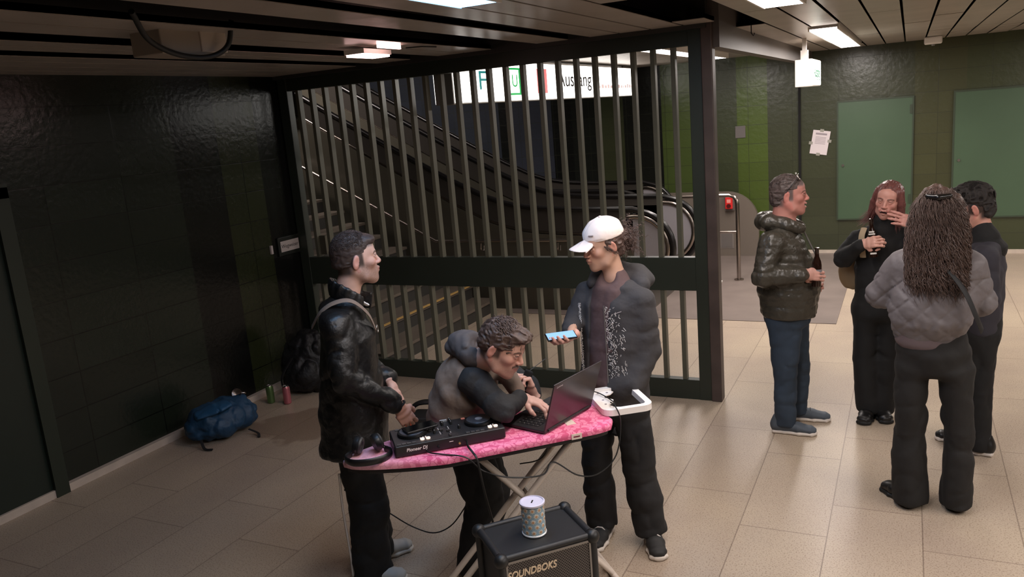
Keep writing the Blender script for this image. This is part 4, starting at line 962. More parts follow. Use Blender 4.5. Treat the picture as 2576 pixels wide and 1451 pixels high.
def short_hair(sc_noise=.008, top=.02, side=.004, fringe=.0, f=(70, 30, 60), seed=1, back=-.075, sidez=.0, h=.0035, messy=0):
    """cropped hair shell in head space"""
    S = SDF(); S.ell((0, -.014, .032 + top * .5), (.078 + side, .100 + side, .086 + top * .55), k=.01)
    S.ell((0, -.055, -.02), (.066 + side, .058 + side, .07), k=.02)
    if fringe: S.ell((0, .062, .078), (.055, .035 + fringe, .025 + fringe * .5), k=.02)
    S.box((0, .13, -.04), (.2, .075 - fringe * .4, .0975 - fringe * .3), k=.012, op='-', rd=.01)
    S.box((0, .10, -.08), (.2, .085, .08 + sidez), k=.01, op='-', rd=.01)
    S.box((0, -.05, -.2), (.2, .2, .2 + back + .0), k=.02, op='-', rd=.01)
    S.box((0, .012, -.065), (.2, .028, .07), k=.008, op='-', rd=.01)
    S.warp(lambda P: -sc_noise * ridge(P, f, seed) - .5 * sc_noise * vnoise(P, np.array(f) * 2.2, seed + 1) + .002)
    return S.mesh(h)
rng = np.random.default_rng(7)
def crop_strands(n, L0, L1, rad, top=.02, lo=.1, fwd=.6, lift=.25, seed=0, ph1=1.15, wob=.003):
    g = np.random.default_rng(seed); a = g.uniform(0, 2 * PI, n); p = np.arccos(g.uniform(math.cos(ph1), 1, n))
    rts = [(.077 * math.sin(q) * math.cos(b), -.014 + .099 * math.sin(q) * math.sin(b), .032 + top * .5 + (.084 + top * .5) * math.cos(q)) for q, b in zip(p, a)]
    def pf(r, g):
        nn = unit(A2(r) - A2((0, -.014, .032))); d = A2((g.normal() * .3, fwd + g.normal() * .25, g.normal() * .15)); d = unit(d - nn * (d @ nn) * .85) + nn * lift; L_ = g.uniform(L0, L1); tt = np.linspace(0, 1, 6)[:, None]
        return A2(r) + d * L_ * tt - nn * L_ * .35 * tt ** 2 + wob * np.sin(tt * 5 + g.uniform(0, 6)) * A2((1, 0, .5))
    return strands(g, rts, pf, rad)

# ---- 1 man in black leather coat, in profile at the pointed end of the board
def leather():
    t = thing('person', 'short-haired person in a long black leather coat behind the tip of the ironing board', 'person', (-2.522, 3.122, 0), math.radians(38.9))
    at, fw, up, s = (.105, 0, 1.677), (.985, .17, .06), (-.06, 0, 1), 1.06
    nl = to_local(at, fw, up, s, (.03, 0, 1.47))
    hd = place_head(head(neck_to=nl, beard=(84, 62, 52), beardmix=.6, scalp=(62, 52, 48), skin=(208, 166, 148)), at, fw, up, s)
    h1 = place_hand((.225, -.155, .935), (.42, .18, -.88), (.1, -1, .05), -1, curl=((.5, .7, .5), (.6, .8, .5), (.7, .8, .5), (.7, .9, .5)), thumb=((.045, .04, -.02), (.052, .07, -.035), (.05, .09, -.045)), skin=(196, 148, 132))
    h2 = place_hand((.215, .06, .985), (.35, -.42, -.82), (.75, -.3, .35), 1, curl=((.3, .5, .3),) * 4, skin=(210, 164, 148))
    core = body_core([(.03, 0, 1.47), (.0, 0, 1.38), (.02, 0, 1.1), (.0, 0, .9)], [(.07, .06), (.17, .08), (.15, .09), (.15, .1)], (0, 1, 0), (205, 165, 148), arms=[([(-.01, -.18, 1.40), (.0, -.25, 1.14), (.22, -.155, .94)], [.045, .038, .026]), ([(0, .18, 1.4), (.04, .23, 1.14), (.215, .06, .985)], [.045, .038, .026]), ([(0, -.09, .9), (.02, -.09, .45), (-.01, -.09, .08)], [.07, .055, .04]), ([(0, .09, .9), (.02, .1, .45), (.03, .1, .08)], [.07, .055, .04])])
    mk('body', [hd, h1, h2, core], skinm('light'), t)
    v, f = short_hair(.0018, top=.020, side=.001, fringe=.010, seed=3, back=-.03, sidez=.02, f=(90, 45, 80))
    mk('hair', [xf((v, f), frame(fw, up), at, s), xf(crop_strands(3000, .010, .020, .0009, seed=1, ph1=1.35), frame(fw, up), at, s)], hairm('dark brown', (62, 48, 43)), t)
    lm = mat('black leather', (19, 18, 18), .42, bump=.4, bscale=42, bump2=.3, b2scale=14)
    S = SDF(); S.loft([(-.0, 0, 1.42), (.02, 0, 1.30), (.01, 0, 1.10), (.005, 0, .88), (-.015, 0, .72), (-.015, 0, .58)], [(.195, .095), (.205, .135), (.195, .15), (.205, .175), (.22, .172), (.225, .172)], (0, 1, 0), k=.03)
    S.loft([(.03, 0, 1.46), (.0, 0, 1.41)], [(.10, .085), (.20, .1)], (0, 1, 0), k=.05)
    S.chain([(-.025, -.175, 1.395), (-.02, -.245, 1.15), (.20, -.16, .965)], [.078, .066, .052], k=.03, wr=(.009, 11))
    S.chain([(-.01, .175, 1.395), (.04, .24, 1.14), (.195, .1, 1.01)], [.078, .064, .05], k=.03, wr=(.008, 11))
    S.box((0, 0, .60), (.5, .5, .105), k=.01, op='-', rd=.005)
    cloth('leather_coat', S, lm, t, folds=.012, f=(6, 6, 8), seed=5, h=.008)
    S = SDF(); c0 = A2((.045, 0, 1.50)); pts = [c0 + A2((.075 * math.cos(a) + (.05 if abs(a) < .9 else 0), .078 * math.sin(a), .055 * (math.cos(a + PI)) - .0)) for a in np.linspace(.55, 2 * PI - .55, 14)]
    S.loft([tuple(p) for p in pts], [(.044, .012)] * 14, (0, 0, 1), k=.01); cloth('collar', S, lm, t, folds=.003, h=.006)
    MB().tube(spl([(.10, -.03, 1.475), (.125, -.01, 1.45), (.135, .01, 1.44)], 4), .014, 8, flat=(.6, 1)).build('shirt_collar', mat('white cotton', (226, 220, 214), .8), t, smooth=60)
    MB().tube(spl([(.16, -.07, 1.33), (.13, -.10, 1.42), (.06, -.13, 1.497), (-.02, -.135, 1.50), (-.09, -.12, 1.46), (-.14, -.06, 1.38)], 8), .018, 8, flat=(.25, 1)).build('bag_strap', mat('tan webbing', (128, 108, 94), .7), t, smooth=60)
    MB().tube([(.168 + .004 * math.cos(a), -.072 + .012 * math.cos(a), 1.33 + .018 * math.sin(a)) for a in np.linspace(0, 2 * PI, 14)[:-1]], .0035, 6, closed=True).build('buckle', mat('buckle metal', (150, 142, 132), .3, .9), t, smooth=60)
    tm = mat('black wool', (13, 13, 14), .8, bump=.2, bscale=120)
    S = SDF(); S.loft([(0, 0, .92), (0, 0, .80)], [(.17, .13), (.18, .14)], (0, 1, 0), k=.04)
    leg(S, (0, -.09, .82), (.015, -.09, .42), (-.005, -.095, .03), [(.09, .115), (.08, .10), (.085, .105)], wr=(.007, 7)); leg(S, (0, .09, .82), (.02, .1, .42), (.03, .11, .03), [(.09, .115), (.08, .10), (.085, .10)], wr=(.007, 7))
    S.box((0, 0, -.05), (.5, .5, .085), k=.01, op='-', rd=.005)
    cloth('trousers', S, tm, t, folds=.010, f=(8, 8, 9), seed=2, h=.010)
    MB().tube(spl([(-.107, -.1, .62), (-.112, -.105, .45), (-.108, -.11, .3), (-.104, -.115, .16), (-.106, -.118, .06)], 6), .006, 6).build('side_piping', mat('white piping', (200, 190, 182), .7), t, smooth=60)
    up_, so = mat('pale shoe', (168, 166, 160), .6), mat('shoe sole', (206, 200, 190), .6)
    shoe('shoe', (-.0, -.10, 0), -.35, t, up_, so, L=.29); shoe('shoe', (.06, .12, 0), .25, t, up_, so, L=.29)
    for z, r in ((.0, .0),):
        MB().tube([(.222 + .04 * math.cos(a) * .8, -.155 + .032 * math.sin(a), .945 + .018 * math.cos(a)) for a in np.linspace(0, 2 * PI, 20)[:-1]], .006, 6, closed=True).build('bracelet', blk, t, smooth=60)
leather()

# ---- 2 man bending over the laptop
def bending():
    t = thing('person', 'moustached person in a taupe vest over a black hoodie bending over the laptop', 'person', (-1.949, 3.288, 0), math.radians(30.7))
    at, fw, up, s = (.186, -.27, 1.278), (.80, -.42, -.42), (.35, -.15, .92), 1.03
    nl = to_local(at, fw, up, s, (.075, -.12, 1.17))
    hd = place_head(head(neck_to=nl, mous=.9, beard=(90, 66, 56), beardmix=.3, scalp=(80, 64, 56), skin=(206, 160, 142), gaze=(0, .8, -.6), lids=3), at, fw, up, s)
    h1 = place_hand((.275, -.155, .985), (.84, -.38, -.30), (-.1, .1, 1), 1, curl=((.35, .6, .3), (.3, .6, .3), (.35, .65, .3), (.4, .7, .3)), spread=.12, thumb=((.05, .045, -.02), (.062, .072, -.035), (.06, .09, -.045)), skin=(214, 168, 152), sc=.95)
    h2 = place_hand((.33, -.03, .965), (-.30, -.1, .95), (.75, .45, .3), 1, curl=((1.0, 1.3, .8), (1.0, 1.3, .9), (1.1, 1.3, .9), (1.1, 1.3, .9)), thumb=((.04, .04, -.02), (.03, .07, -.03), (.02, .09, -.03)), skin=(214, 168, 152), sc=.95)
    core = body_core([(-.05, .02, .86), (.03, -.04, 1.02), (.09, -.10, 1.15)], [(.15, .1), (.16, .1), (.1, .07)], (.3, 1, 0), (205, 160, 142), arms=[([(.06, -.25, 1.10), (.165, -.315, .99), (.275, -.155, .985)], [.045, .038, .026]), ([(.13, .05, 1.1), (.32, .10, .90), (.33, -.03, .965)], [.045, .036, .024]), ([(-.03, -.07, .86), (.03, -.05, .45), (-.04, -.05, .08)], [.07, .055, .04]), ([(-.03, .1, .86), (.08, .09, .45), (-.0, .12, .08)], [.07, .055, .04])])
    mk('body', [hd, h1, h2, core], skinm('light'), t)
    S = SDF(); S.ell((0, -.012, .042), (.084, .106, .092), k=.01).ell((0, .062, .088), (.062, .052, .034), k=.02).ell((0, -.06, .0), (.070, .055, .06), k=.02)
    S.box((0, .15, -.06), (.2, .075, .128), k=.015, op='-', rd=.01).box((0, .10, -.09), (.2, .09, .10), k=.01, op='-', rd=.01).box((0, -.05, -.22), (.2, .2, .19), k=.02, op='-', rd=.01)
    S.warp(lambda P: -.007 * ridge(P + .02 * vnoise(P, 20, 5)[..., None], (62, 22, 62), 4) - .003 * vnoise(P, (150, 50, 150), 5) + .003)
    hp = [xf(S.mesh(.0035), frame(fw, up), at, s)]
    a = rng.uniform(0, 2 * PI, 900); ph = rng.uniform(.05, 1.0, 900)
    roots = [((.082 * math.sin(p) * math.cos(q)), -.01 + .098 * math.sin(p) * math.sin(q), .045 + .088 * math.cos(p)) for p, q in zip(ph, a)]
    def pf(r, g):
        nn = unit(A2(r) - A2((0, -.012, .042))); d = A2((g.normal() * .3, .9 + g.normal() * .3, g.normal() * .2)); d = unit(d - nn * (d @ nn)) + nn * .12; L_ = g.uniform(.03, .05); tt = np.linspace(0, 1, 8)[:, None]
        return A2(r) + d * L_ * tt + A2((0, .0, -1)) * L_ * tt ** 2 * .75 + A2((g.normal(), 0, g.normal())) * .006 * np.sin(tt * 3)
    v, f = strands(rng, roots, pf, .0022); hp.append(xf((v, f), frame(fw, up), at, s))
    mk('hair', hp, hairm('brown', (80, 62, 54)), t)
    hm = mat('black jersey', (36, 36, 38), .8, bump=.2, bscale=160, bump2=.3, b2scale=12)
    S = SDF(); S.loft([(-.05, .02, .90), (.0, -.02, 1.02), (.055, -.08, 1.12)], [(.16, .11), (.17, .12), (.14, .10)], (.25, 1, 0), k=.03)
    S.chain([(.045, -.22, 1.11), (.165, -.315, .99), (.25, -.175, .985)], [.074, .058, .040], k=.03, wr=(.008, 12))
    S.chain([(.13, .06, 1.1), (.32, .10, .965), (.34, -.01, .94)], [.07, .052, .04], k=.03, wr=(.006, 12))
    cloth('hoodie', S, hm, t, folds=.010, f=(11, 11, 11), seed=9, h=.008)
    S = SDF(); S.chain([(.10, -.19, 1.20), (.03, -.17, 1.235), (-.015, -.07, 1.25), (.01, .03, 1.235), (.09, .06, 1.20)], [.045, .052, .058, .055, .045], k=.04); S.ell((.035, -.08, 1.27), (.065, .08, .045), k=.04)
    S.ell((.13, -.14, 1.30), (.085, .085, .10), k=.02, op='-')
    cloth('hood', S, mat('charcoal jersey', (80, 75, 76), .85, bump=.2, bscale=160), t, folds=.013, f=(15, 15, 15), seed=2, h=.0065)
    vm = mat('taupe canvas', (132, 114, 102), .7, bump=.15, bscale=150, bump2=.25, b2scale=10)
    S = SDF(); S.loft([(-.06, .02, .84), (-.03, 0, .95), (.015, -.035, 1.06), (.06, -.08, 1.15)], [(.20, .145), (.205, .15), (.205, .145), (.17, .115)], (.25, 1, 0), k=.03)
    S.chain([(.20, -.10, 1.10), (.25, -.08, 1.0)], [.05, .04], k=.03)
    S.ell((.065, -.29, 1.07), (.105, .115, .135), k=.015, op='-').ell((.15, .16, 1.07), (.1, .1, .12), k=.02, op='-').box((0, 0, .7), (.5, .5, .14), k=.01, op='-')
    cloth('vest', S, vm, t, folds=.008, f=(8, 8, 8), seed=6, h=.008)
    tm = mat('black trousers', (15, 16, 18), .8, bump=.2, bscale=120)
    S = SDF(); S.loft([(-.05, .02, .90), (-.03, .02, .78)], [(.17, .13), (.17, .14)], (0, 1, 0), k=.04)
    leg(S, (-.02, -.06, .80), (.05, -.06, .43), (-.05, -.05, .06), [(.10, .12), (.085, .10), (.075, .085)]); leg(S, (-.02, .1, .80), (.09, .09, .43), (.0, .12, .06), [(.10, .12), (.085, .1), (.075, .085)])
    S.box((0, 0, -.05), (.5, .5, .09), k=.01, op='-', rd=.005)
    cloth('trousers', S, tm, t, folds=.010, f=(8, 8, 9), seed=12, h=.010)
    up_, so = mat('grey shoe', (84, 82, 76), .6), mat('shoe sole', (206, 200, 190), .6)
    shoe('shoe', (-.02, -.05, 0), -.1, t, up_, so); shoe('shoe', (.03, .12, 0), .1, t, up_, so)
    return t
bending()
t = thing('microphone', 'small black device with a thin aerial held up by the bending person', 'radio', (0, 0, 0)); 
_b = math.radians(30.7); _c, _s = math.cos(_b), math.sin(_b)
def W2(g, b, p): c, s = math.cos(b), math.sin(b); return (g[0] + c * p[0] - s * p[1], g[1] + s * p[0] + c * p[1], p[2])
t.location = W2((-1.949, 3.288), _b, (.30, -.045, 1.035)); t.rotation_euler = (0, .5, _b)
MB().box(-.02, .02, -.014, .014, -.06, .05, bev=.006).build('body', blk, t); MB().tube([(0, 0, .05), (.05, 0, .14)], .0018, 6).build('aerial', mat('aerial grey', (110, 108, 106), .4, .5), t)

# ---- 3 person in a cream cap
def hoodie():
    B = math.radians(19.4)
    t = thing('person', 'curly-haired person in a cream cap and open dark hoodie looking at the laptop', 'person', (-1.361, 3.871, 0), B)
    at, fw, up, s = (-.035, -.0, 1.625), (-.86, -.48, -.17), (-.05, -.08, 1), 1.0
    nl = to_local(at, fw, up, s, (.02, .02, 1.44))
    hd = place_head(head(neck_to=nl, skin=(198, 156, 134), brow=(60, 44, 38), lip=(176, 108, 104), neckr=.050, fem=.6, gaze=(0, .8, -.5), lids=2), at, fw, up, s)
    h1 = place_hand((-.215, -.175, 1.20), (-.35, -.85, -.05), (.2, -.15, -.95), -1, curl=((.25, .5, .4),) * 4, thumb=((.05, .04, .0), (.062, .07, -.015), (.05, .09, -.03)), skin=(212, 162, 146), sc=.95)
    core = body_core([(.02, .02, 1.44), (.01, .02, 1.36), (.0, .0, 1.1), (-.02, 0, .9)], [(.065, .055), (.16, .08), (.14, .09), (.15, .1)], (.8, -.6, 0), (198, 156, 134), arms=[([(-.13, .10, 1.36), (-.20, .02, 1.24), (-.215, -.175, 1.215)], [.045, .036, .024]), ([(.14, -.07, 1.32), (.165, -.08, 1.08), (.09, -.148, .94)], [.045, .036, .024]), ([(-.09, .05, .9), (-.12, .02, .45), (-.11, 0, .1)], [.07, .05, .04]), ([(.07, -.05, .9), (.08, -.06, .45), (.14, -.08, .1)], [.07, .05, .04])])
    # exposed chest
    mk('body', [hd, h1, core], skinm('tan'), t)
    # hair under the cap and a curly ponytail
    S = SDF(); S.ell((0, -.03, .02), (.080, .090, .075), k=.01).ell((0, -.075, -.03), (.055, .04, .06), k=.02).chain([(0, -.085, .02), (.01, -.13, .0), (.015, -.155, -.03)], [.035, .048, .045], k=.02)
    S.box((0, .12, -.05), (.2, .085, .2), k=.012, op='-', rd=.01).ell((.09, -.01, -.02), (.03, .03, .04), k=.01, op='-').ell((-.09, -.01, -.02), (.03, .03, .04), k=.01, op='-')
    S.warp(lambda P: -.008 * vnoise(P, (60, 60, 60), 4) - .005 * ridge(P, 45, 5))
    hp = [xf(S.mesh(.0035), frame(fw, up), at, s)]
    roots = [A2((0, -.125, -.005)) + rng.normal(size=3) * A2((.022, .028, .032)) for _ in range(330)]
    def pf(r, g):
        d = unit(A2(r) - A2((0, -.085, .0)) + A2((0, -.02, 0))); L_ = g.uniform(.03, .065); tt = np.linspace(0, 1, 14)[:, None]; w1 = unit(np.cross(d, g.normal(size=3))); w2 = np.cross(d, w1); ph = g.uniform(0, 6)
        return A2(r) + d * L_ * tt + .007 * (w1 * np.cos(ph + tt * 12) + w2 * np.sin(ph + tt * 12)) + A2((0, 0, -.02)) * tt ** 2
    v, f = strands(rng, roots, pf, .0017); hp.append(xf((v, f), frame(fw, up), at, s))
    roots = [A2((sx * .078, .03 - .012 * k, .012 - .01 * k)) for sx in (-1, 1) for k in range(5) for _ in range(7)]
    def pf2(r, g):
        tt = np.linspace(0, 1, 10)[:, None]; ph = g.uniform(0, 6); return A2(r) + A2((np.sign(r[0]) * .004, -.035 * g.uniform(.2, 1), -.035 * g.uniform(.3, 1))) * tt + .004 * np.concatenate([np.cos(ph + tt * 9), np.sin(ph + tt * 9), 0 * tt], 1)
    v, f = strands(rng, roots, pf2, .0016); hp.append(xf((v, f), frame(fw, up), at, s))
    mk('hair', hp, hairm('dark curls', (84, 66, 60)), t)
    # cap
    cm = mat('cream cotton', (240, 226, 220), .8, bump=.25, bscale=35, bump2=.1, b2scale=14)
    S = SDF(); S.ell((0, -.015, .055), (.088, .110, .088), k=.01); S.box((0, 0, -.06), (.2, .2, .098), k=.006, op='-', rd=.004)
    S.ell((0, -.015, .045), (.081, .103, .080), k=.002, op='-')
    S.warp(lambda P: -.003 * vnoise(P, (28, 28, 30), 9) * (P[..., 2] > .05) + .0025 * (np.abs(P[..., 0]) < .0015) )
    hatp = S.mesh(.0035)
    S = SDF(); S.loft([(-.05, .085, .040), (0, .105, .043), (.05, .085, .040)], [(.045, .004)] * 3, (0, 1, -.15), k=.01); S.ell((0, .12, .034), (.068, .062, .005), k=.012); S.box((0, .0, .04), (.2, .078, .1), k=.002, op='-', rd=.002)
    S.warp(lambda P: (P[..., 0] ** 2) * 0)
    vb, fb = S.mesh(.003); vb = vb.copy(); vb[:, 2] -= 3.2 * vb[:, 0] ** 2 * (vb[:, 1] > .05) + .12 * np.maximum(vb[:, 1] - .1, 0)
    c_ = thing('cap', None, None); c_.parent = t
    bpy.data.objects.remove(c_)
    cap = mk('cap', [xf(hatp, frame(fw, up), at, s)], cm, t)
    mk('visor', [xf((vb, fb), frame(fw, up), at, s)], cm, cap)
    Mx = Matrix([list(r) + [q] for r, q in zip((frame(fw, up) * s).tolist(), at)] + [[0, 0, 0, 1]])
    b = MB(Mx).sph((0, -.015, .144), (.008, .008, .005)); b.build('button', cm, cap, smooth=180)
    MB(Mx @ T((-.047, .079, .078), (1.05, 0, .55))).box(-.014, .014, -.0025, .0025, -.004, .0012).build('embroidery', mat('grey thread', (150, 140, 140), .7), cap)
    # t-shirt
    sm_ = mat('brown jersey', (88, 68, 68), .85, bump=.15, bscale=180, bump2=.3, b2scale=9)
    sd = (.80, -.60, 0); fr = A2((-.6, -.8, 0))
    S = SDF(); S.loft([(.01, .015, 1.40), (.0, .0, 1.30), (-.01, -.02, 1.10), (-.02, -.02, .92), (-.02, -.02, .82)], [(.10, .078), (.135, .10), (.145, .11), (.155, .125), (.155, .125)], sd, k=.03)
    S.chain([(.015, .02, 1.43), (.01, .01, 1.38)], [.074, .1], k=.04); S.ell((-.03, -.05, 1.475), (.058, .058, .055), k=.012, op='-')
    cloth('t_shirt', S, sm_, t, folds=.006, f=(8, 8, 4), seed=3, h=.008)
    text('logo', '—', .04, mat('pale print', (190, 180, 182), .5), t, (.02, -.145, 1.30), (PI / 2 - .1, -.3, -.1), .0006)
    # hoodie: shell of the torso open at the front
    hm = mat('washed black jersey', (58, 56, 58), .85, bump=.2, bscale=170, bump2=.25, b2scale=10)
    S = SDF(); S.loft([(.015, .025, 1.39), (.01, .02, 1.30), (.0, .0, 1.10), (-.015, -.0, .92), (-.015, 0, .68)], [(.155, .095), (.195, .13), (.19, .135), (.195, .15), (.19, .15)], sd, k=.03)
    S.chain([(-.13, .10, 1.35), (-.205, .05, 1.22), (-.225, -.10, 1.21)], [.068, .058, .044], k=.03, wr=(.007, 12))
    S.chain([(.14, -.07, 1.33), (.165, -.08, 1.08), (.085, -.15, .93)], [.076, .068, .054], k=.03, wr=(.007, 9))
    S.ell((.045, -.155, .91), (.07, .04, .065), k=.04)
    R3 = np.stack([A2(sd), -fr, A2((0, 0, 1))], 1)
    S.box(tuple(A2((.005, .0, 1.13)) + fr * .14 + A2(sd) * (-.02)), (.062, .1, .42), R=R3, k=.008, op='-', rd=.02)
    S.ell((.0, -.03, 1.46), (.075, .075, .07), k=.01, op='-').box((0, 0, .70), (.6, .6, .10), k=.01, op='-')
    ho = cloth('hoodie', S, hm, t, folds=.006, f=(8, 8, 10), seed=15, h=.008)
    # hood hanging behind the neck
    S = SDF(); S.chain([(-.10, .03, 1.42), (-.06, .12, 1.47), (.05, .15, 1.45), (.14, .10, 1.44), (.15, -.02, 1.40), (.10, -.09, 1.33)], [.028, .04, .055, .055, .045, .025], k=.04); S.ell((.13, .09, 1.41), (.10, .09, .055), k=.03)
    S.ell((.03, .02, 1.50), (.095, .09, .06), k=.02, op='-')
    cloth('hood', S, hm, t, folds=.005, f=(9, 9, 9), seed=7, h=.007)
    # white prints on the open front edges and zip
    pm = mat('white screen print', (206, 202, 198), .7); m_ = MB(); rk = random.Random(4)
    def q(a, hgt, off=.004): # point on the front of the hoodie: a metres along the chest side axis
        n = math.sqrt(max(0, 1 - (a / .215) ** 2)); return A2((0, 0, hgt)) + A2(sd) * a + fr * (.153 * n + off) + A2((.0, .005, 0))
    for k in range(46):
        hgt = 1.33 - .0093 * k
        for a0, a1 in ((.062, .115), (-.125, -.105)):
            for j in range(5):
                a = rk.uniform(a0, a1); w_ = rk.uniform(.002, .008); p = q(a, hgt); d = A2(sd) * w_ * .6 + A2((0, 0, 1)) * rk.uniform(-.006, .006)
                m_.tube([p - d, p, p + d], rk.uniform(.0009, .0016), 4)
    for k in range(34):
        a = rk.uniform(.12, .15); hgt = rk.uniform(.98, 1.30); p = q(a, hgt); d = A2(sd) * rk.uniform(-.008, .008) + A2((0, 0, 1)) * rk.uniform(-.009, .009); m_.tube([p - d, p, p + d], .0013, 4)
    pr_ = m_.build('front_print', pm, ho); pr_['kind'] = 'stuff'
    MB().tube([tuple(q(.058, 1.34 - .025 * k, .006)) for k in range(19)], .003, 6).build('zip', mat('zip grey', (130, 126, 124), .4, .6), ho)
    tm = mat('faded black cotton', (28, 27, 28), .85, bump=.2, bscale=120, bump2=.2, b2scale=7)
    S = SDF(); S.loft([(-.02, 0, .93), (-.02, 0, .76)], [(.175, .13), (.18, .14)], sd, k=.04)
    leg(S, (-.105, .04, .78), (-.135, .02, .43), (-.12, .01, .04), [(.09, .105), (.082, .085), (.085, .082)], sd, wr=(.005, 6)); leg(S, (.06, -.05, .78), (.09, -.06, .43), (.14, -.085, .04), [(.10, .11), (.09, .092), (.088, .088)], sd, wr=(.005, 6))
    S.box((0, 0, -.05), (.5, .5, .115), k=.01, op='-', rd=.005)
    cloth('trousers', S, tm, t, folds=.014, f=(7, 7, 8), seed=22, h=.009)
    up_, so, la_ = mat('black suede', (36, 35, 35), .7), mat('white sole', (214, 204, 194), .6), mat('white laces', (214, 206, 200), .7)
    shoe('shoe', (-.125, -.03, 0), -1.9, t, up_, so, L=.27, laces=la_); shoe('shoe', (.145, -.12, 0), -1.45, t, up_, so, L=.27, laces=la_)
    return B
hoodie()
g3 = (-1.361, 3.871); b3 = math.radians(19.4)
t = thing('smartphone', 'phone with a pale blue screen held by the person in the cream cap', 'phone', W2(g3, b3, (-.262, -.262, 1.222)), b3); t.rotation_euler = (.22, .0, b3 + .30)
MB().box(-.075, .075, -.038, .038, 0, .009, bev=.003).build('case', mat('phone black', (16, 16, 18), .3), t); MB().box(-.07, .07, -.034, .034, .009, .0096).build('screen', mat('phone screen', (128, 168, 215), .2, emit=.75), t)

# ---- 4 man in a puffer jacket with glasses pushed up
def olive():
    t = thing('person', 'grey-haired person in a dark olive quilted jacket and jeans with glasses pushed up', 'person', (-.696, 5.625, 0), math.radians(7.1))
    at, fw, up, s = (-.012, 0, 1.643), (.99, .02, .0), (0, 0, 1), 1.08
    nl = to_local(at, fw, up, s, (-.05, 0, 1.45))
    hd = place_head(head(neck_to=nl, skin=(186, 128, 116), scalp=(92, 80, 78), brow=(110, 84, 74), open_=.8, smile=.6, neckr=.066, jaw=1.15, h=.004), at, fw, up, s)
    h1 = place_hand((.075, -.21, 1.15), (.96, .22, -.12), (.1, -.95, .15), 1, curl=((.5, .7, .4), (.55, .7, .4), (.6, .7, .4), (.6, .8, .4)), spread=.1, thumb=((.045, .035, -.03), (.05, .06, -.055), (.04, .08, -.07)), skin=(196, 146, 132), h=.0035)
    h2 = place_hand((.08, .2, 1.02), (.9, -.3, -.2), (0, 1, 0), -1, curl=((.5, .7, .4),) * 4, skin=(196, 146, 132), h=.004)
    core = body_core([(-.05, 0, 1.45), (-.05, 0, 1.36), (-.03, 0, 1.1), (-.03, 0, .9)], [(.07, .07), (.16, .1), (.17, .14), (.16, .12)], (0, 1, 0), (186, 128, 116), arms=[([(-.1, -.19, 1.36), (-.17, -.24, 1.12), (.06, -.21, 1.15)], [.05, .04, .028]), ([(-.1, .19, 1.36), (-.14, .24, 1.1), (.07, .2, 1.03)], [.05, .04, .028]), ([(-.03, -.09, .9), (-.02, -.09, .45), (-.06, -.09, .08)], [.07, .055, .04]), ([(-.03, .1, .9), (.02, .1, .45), (.03, .14, .08)], [.07, .055, .04])])
    mk('body', [hd, h1, h2, core], skinm('ruddy'), t)
    v, f = short_hair(.005, top=.010, side=.001, fringe=.0, seed=13, sidez=.035, h=.004)
    mk('hair', [xf((v, f), frame(fw, up), at, s), xf(crop_strands(900, .012, .022, .0012, top=.01, seed=2, fwd=-.2), frame(fw, up), at, s)], hairm('greying', (82, 70, 66)), t)
    jm = mat('olive nylon', (62, 58, 50), .36, bump=.55, bscale=24, bump2=.5, b2scale=9)
    S = SDF(); S.loft([(-.07, 0, 1.40), (-.055, 0, 1.30), (-.03, 0, 1.14), (-.02, 0, 1.0), (-.025, 0, .88), (-.025, 0, .7)], [(.17, .10), (.195, .145), (.205, .185), (.21, .20), (.2, .18), (.19, .17)], (0, 1, 0), k=.04)
    S.chain([(-.12, -.17, 1.35), (-.18, -.24, 1.14), (.055, -.22, 1.145)], [.082, .07, .052], k=.03, wr=(.010, 13))
    S.chain([(-.10, .18, 1.35), (-.14, .24, 1.10), (.07, .21, 1.03)], [.082, .07, .052], k=.03)
    S.box((0, 0, .70), (.5, .5, .125), k=.02, op='-', rd=.01)
    S.warp(lambda P: .006 * (1 - np.abs(np.sin(P[..., 2] * 62 + .8 * np.sin(P[..., 0] * 8) + .5 * P[..., 1])) ** .5) - .003)
    cloth('quilted_jacket', S, jm, t, folds=.008, f=(9, 9, 9), seed=31, h=.009)
    S = SDF(); S.chain([(.06, -.05, 1.42), (-.03, -.10, 1.455), (-.14, -.07, 1.47), (-.17, .0, 1.47), (-.14, .07, 1.47), (-.03, .10, 1.455), (.06, .05, 1.42)], [.035, .05, .06, .062, .06, .05, .035], k=.04)
    cloth('hood', S, jm, t, folds=.006, f=(12, 12, 12), seed=33, h=.008)
    MB().tube([tuple(p) for p in spl([(.07, -.01, 1.42), (.115, -.01, 1.32), (.165, -.01, 1.2), (.185, -.01, 1.08)], 6)], .005, 6).build('zip', mat('zip grey', (130, 126, 124), .4, .6), t)
    dm = mat('dark denim', (44, 58, 74), .75, bump=.2, bscale=150, var=.12, vscale=6)
    S = SDF(); S.loft([(-.03, 0, .92), (-.03, 0, .80)], [(.17, .15), (.17, .15)], (0, 1, 0), k=.04)
    leg(S, (-.05, -.08, .82), (-.045, -.09, .43), (-.055, -.10, .07), [(.095, .12), (.072, .08), (.062, .07)], wr=(.006, 11)); leg(S, (-.0, .09, .82), (.04, .10, .43), (.03, .15, .04), [(.095, .11), (.07, .076), (.06, .068)], wr=(.006, 11))
    S.box((0, 0, -.05), (.5, .5, .10), k=.01, op='-', rd=.005)
    cloth('jeans', S, dm, t, folds=.009, f=(8, 8, 12), seed=35, h=.010)
    up_, so = mat('slate mesh', (74, 82, 92), .65, bump=.3, bscale=200), mat('white sole', (214, 204, 194), .6)
    shoe('shoe', (-.03, -.10, 0), -.12, t, up_, so, L=.31, laces=mat('slate laces', (60, 66, 74), .7)); shoe('shoe', (.07, .16, 0), -.05, t, up_, so, L=.31, laces=mat('slate laces', (60, 66, 74), .7))
    return at, fw, up, s
oat, ofw, oup, osc = olive()
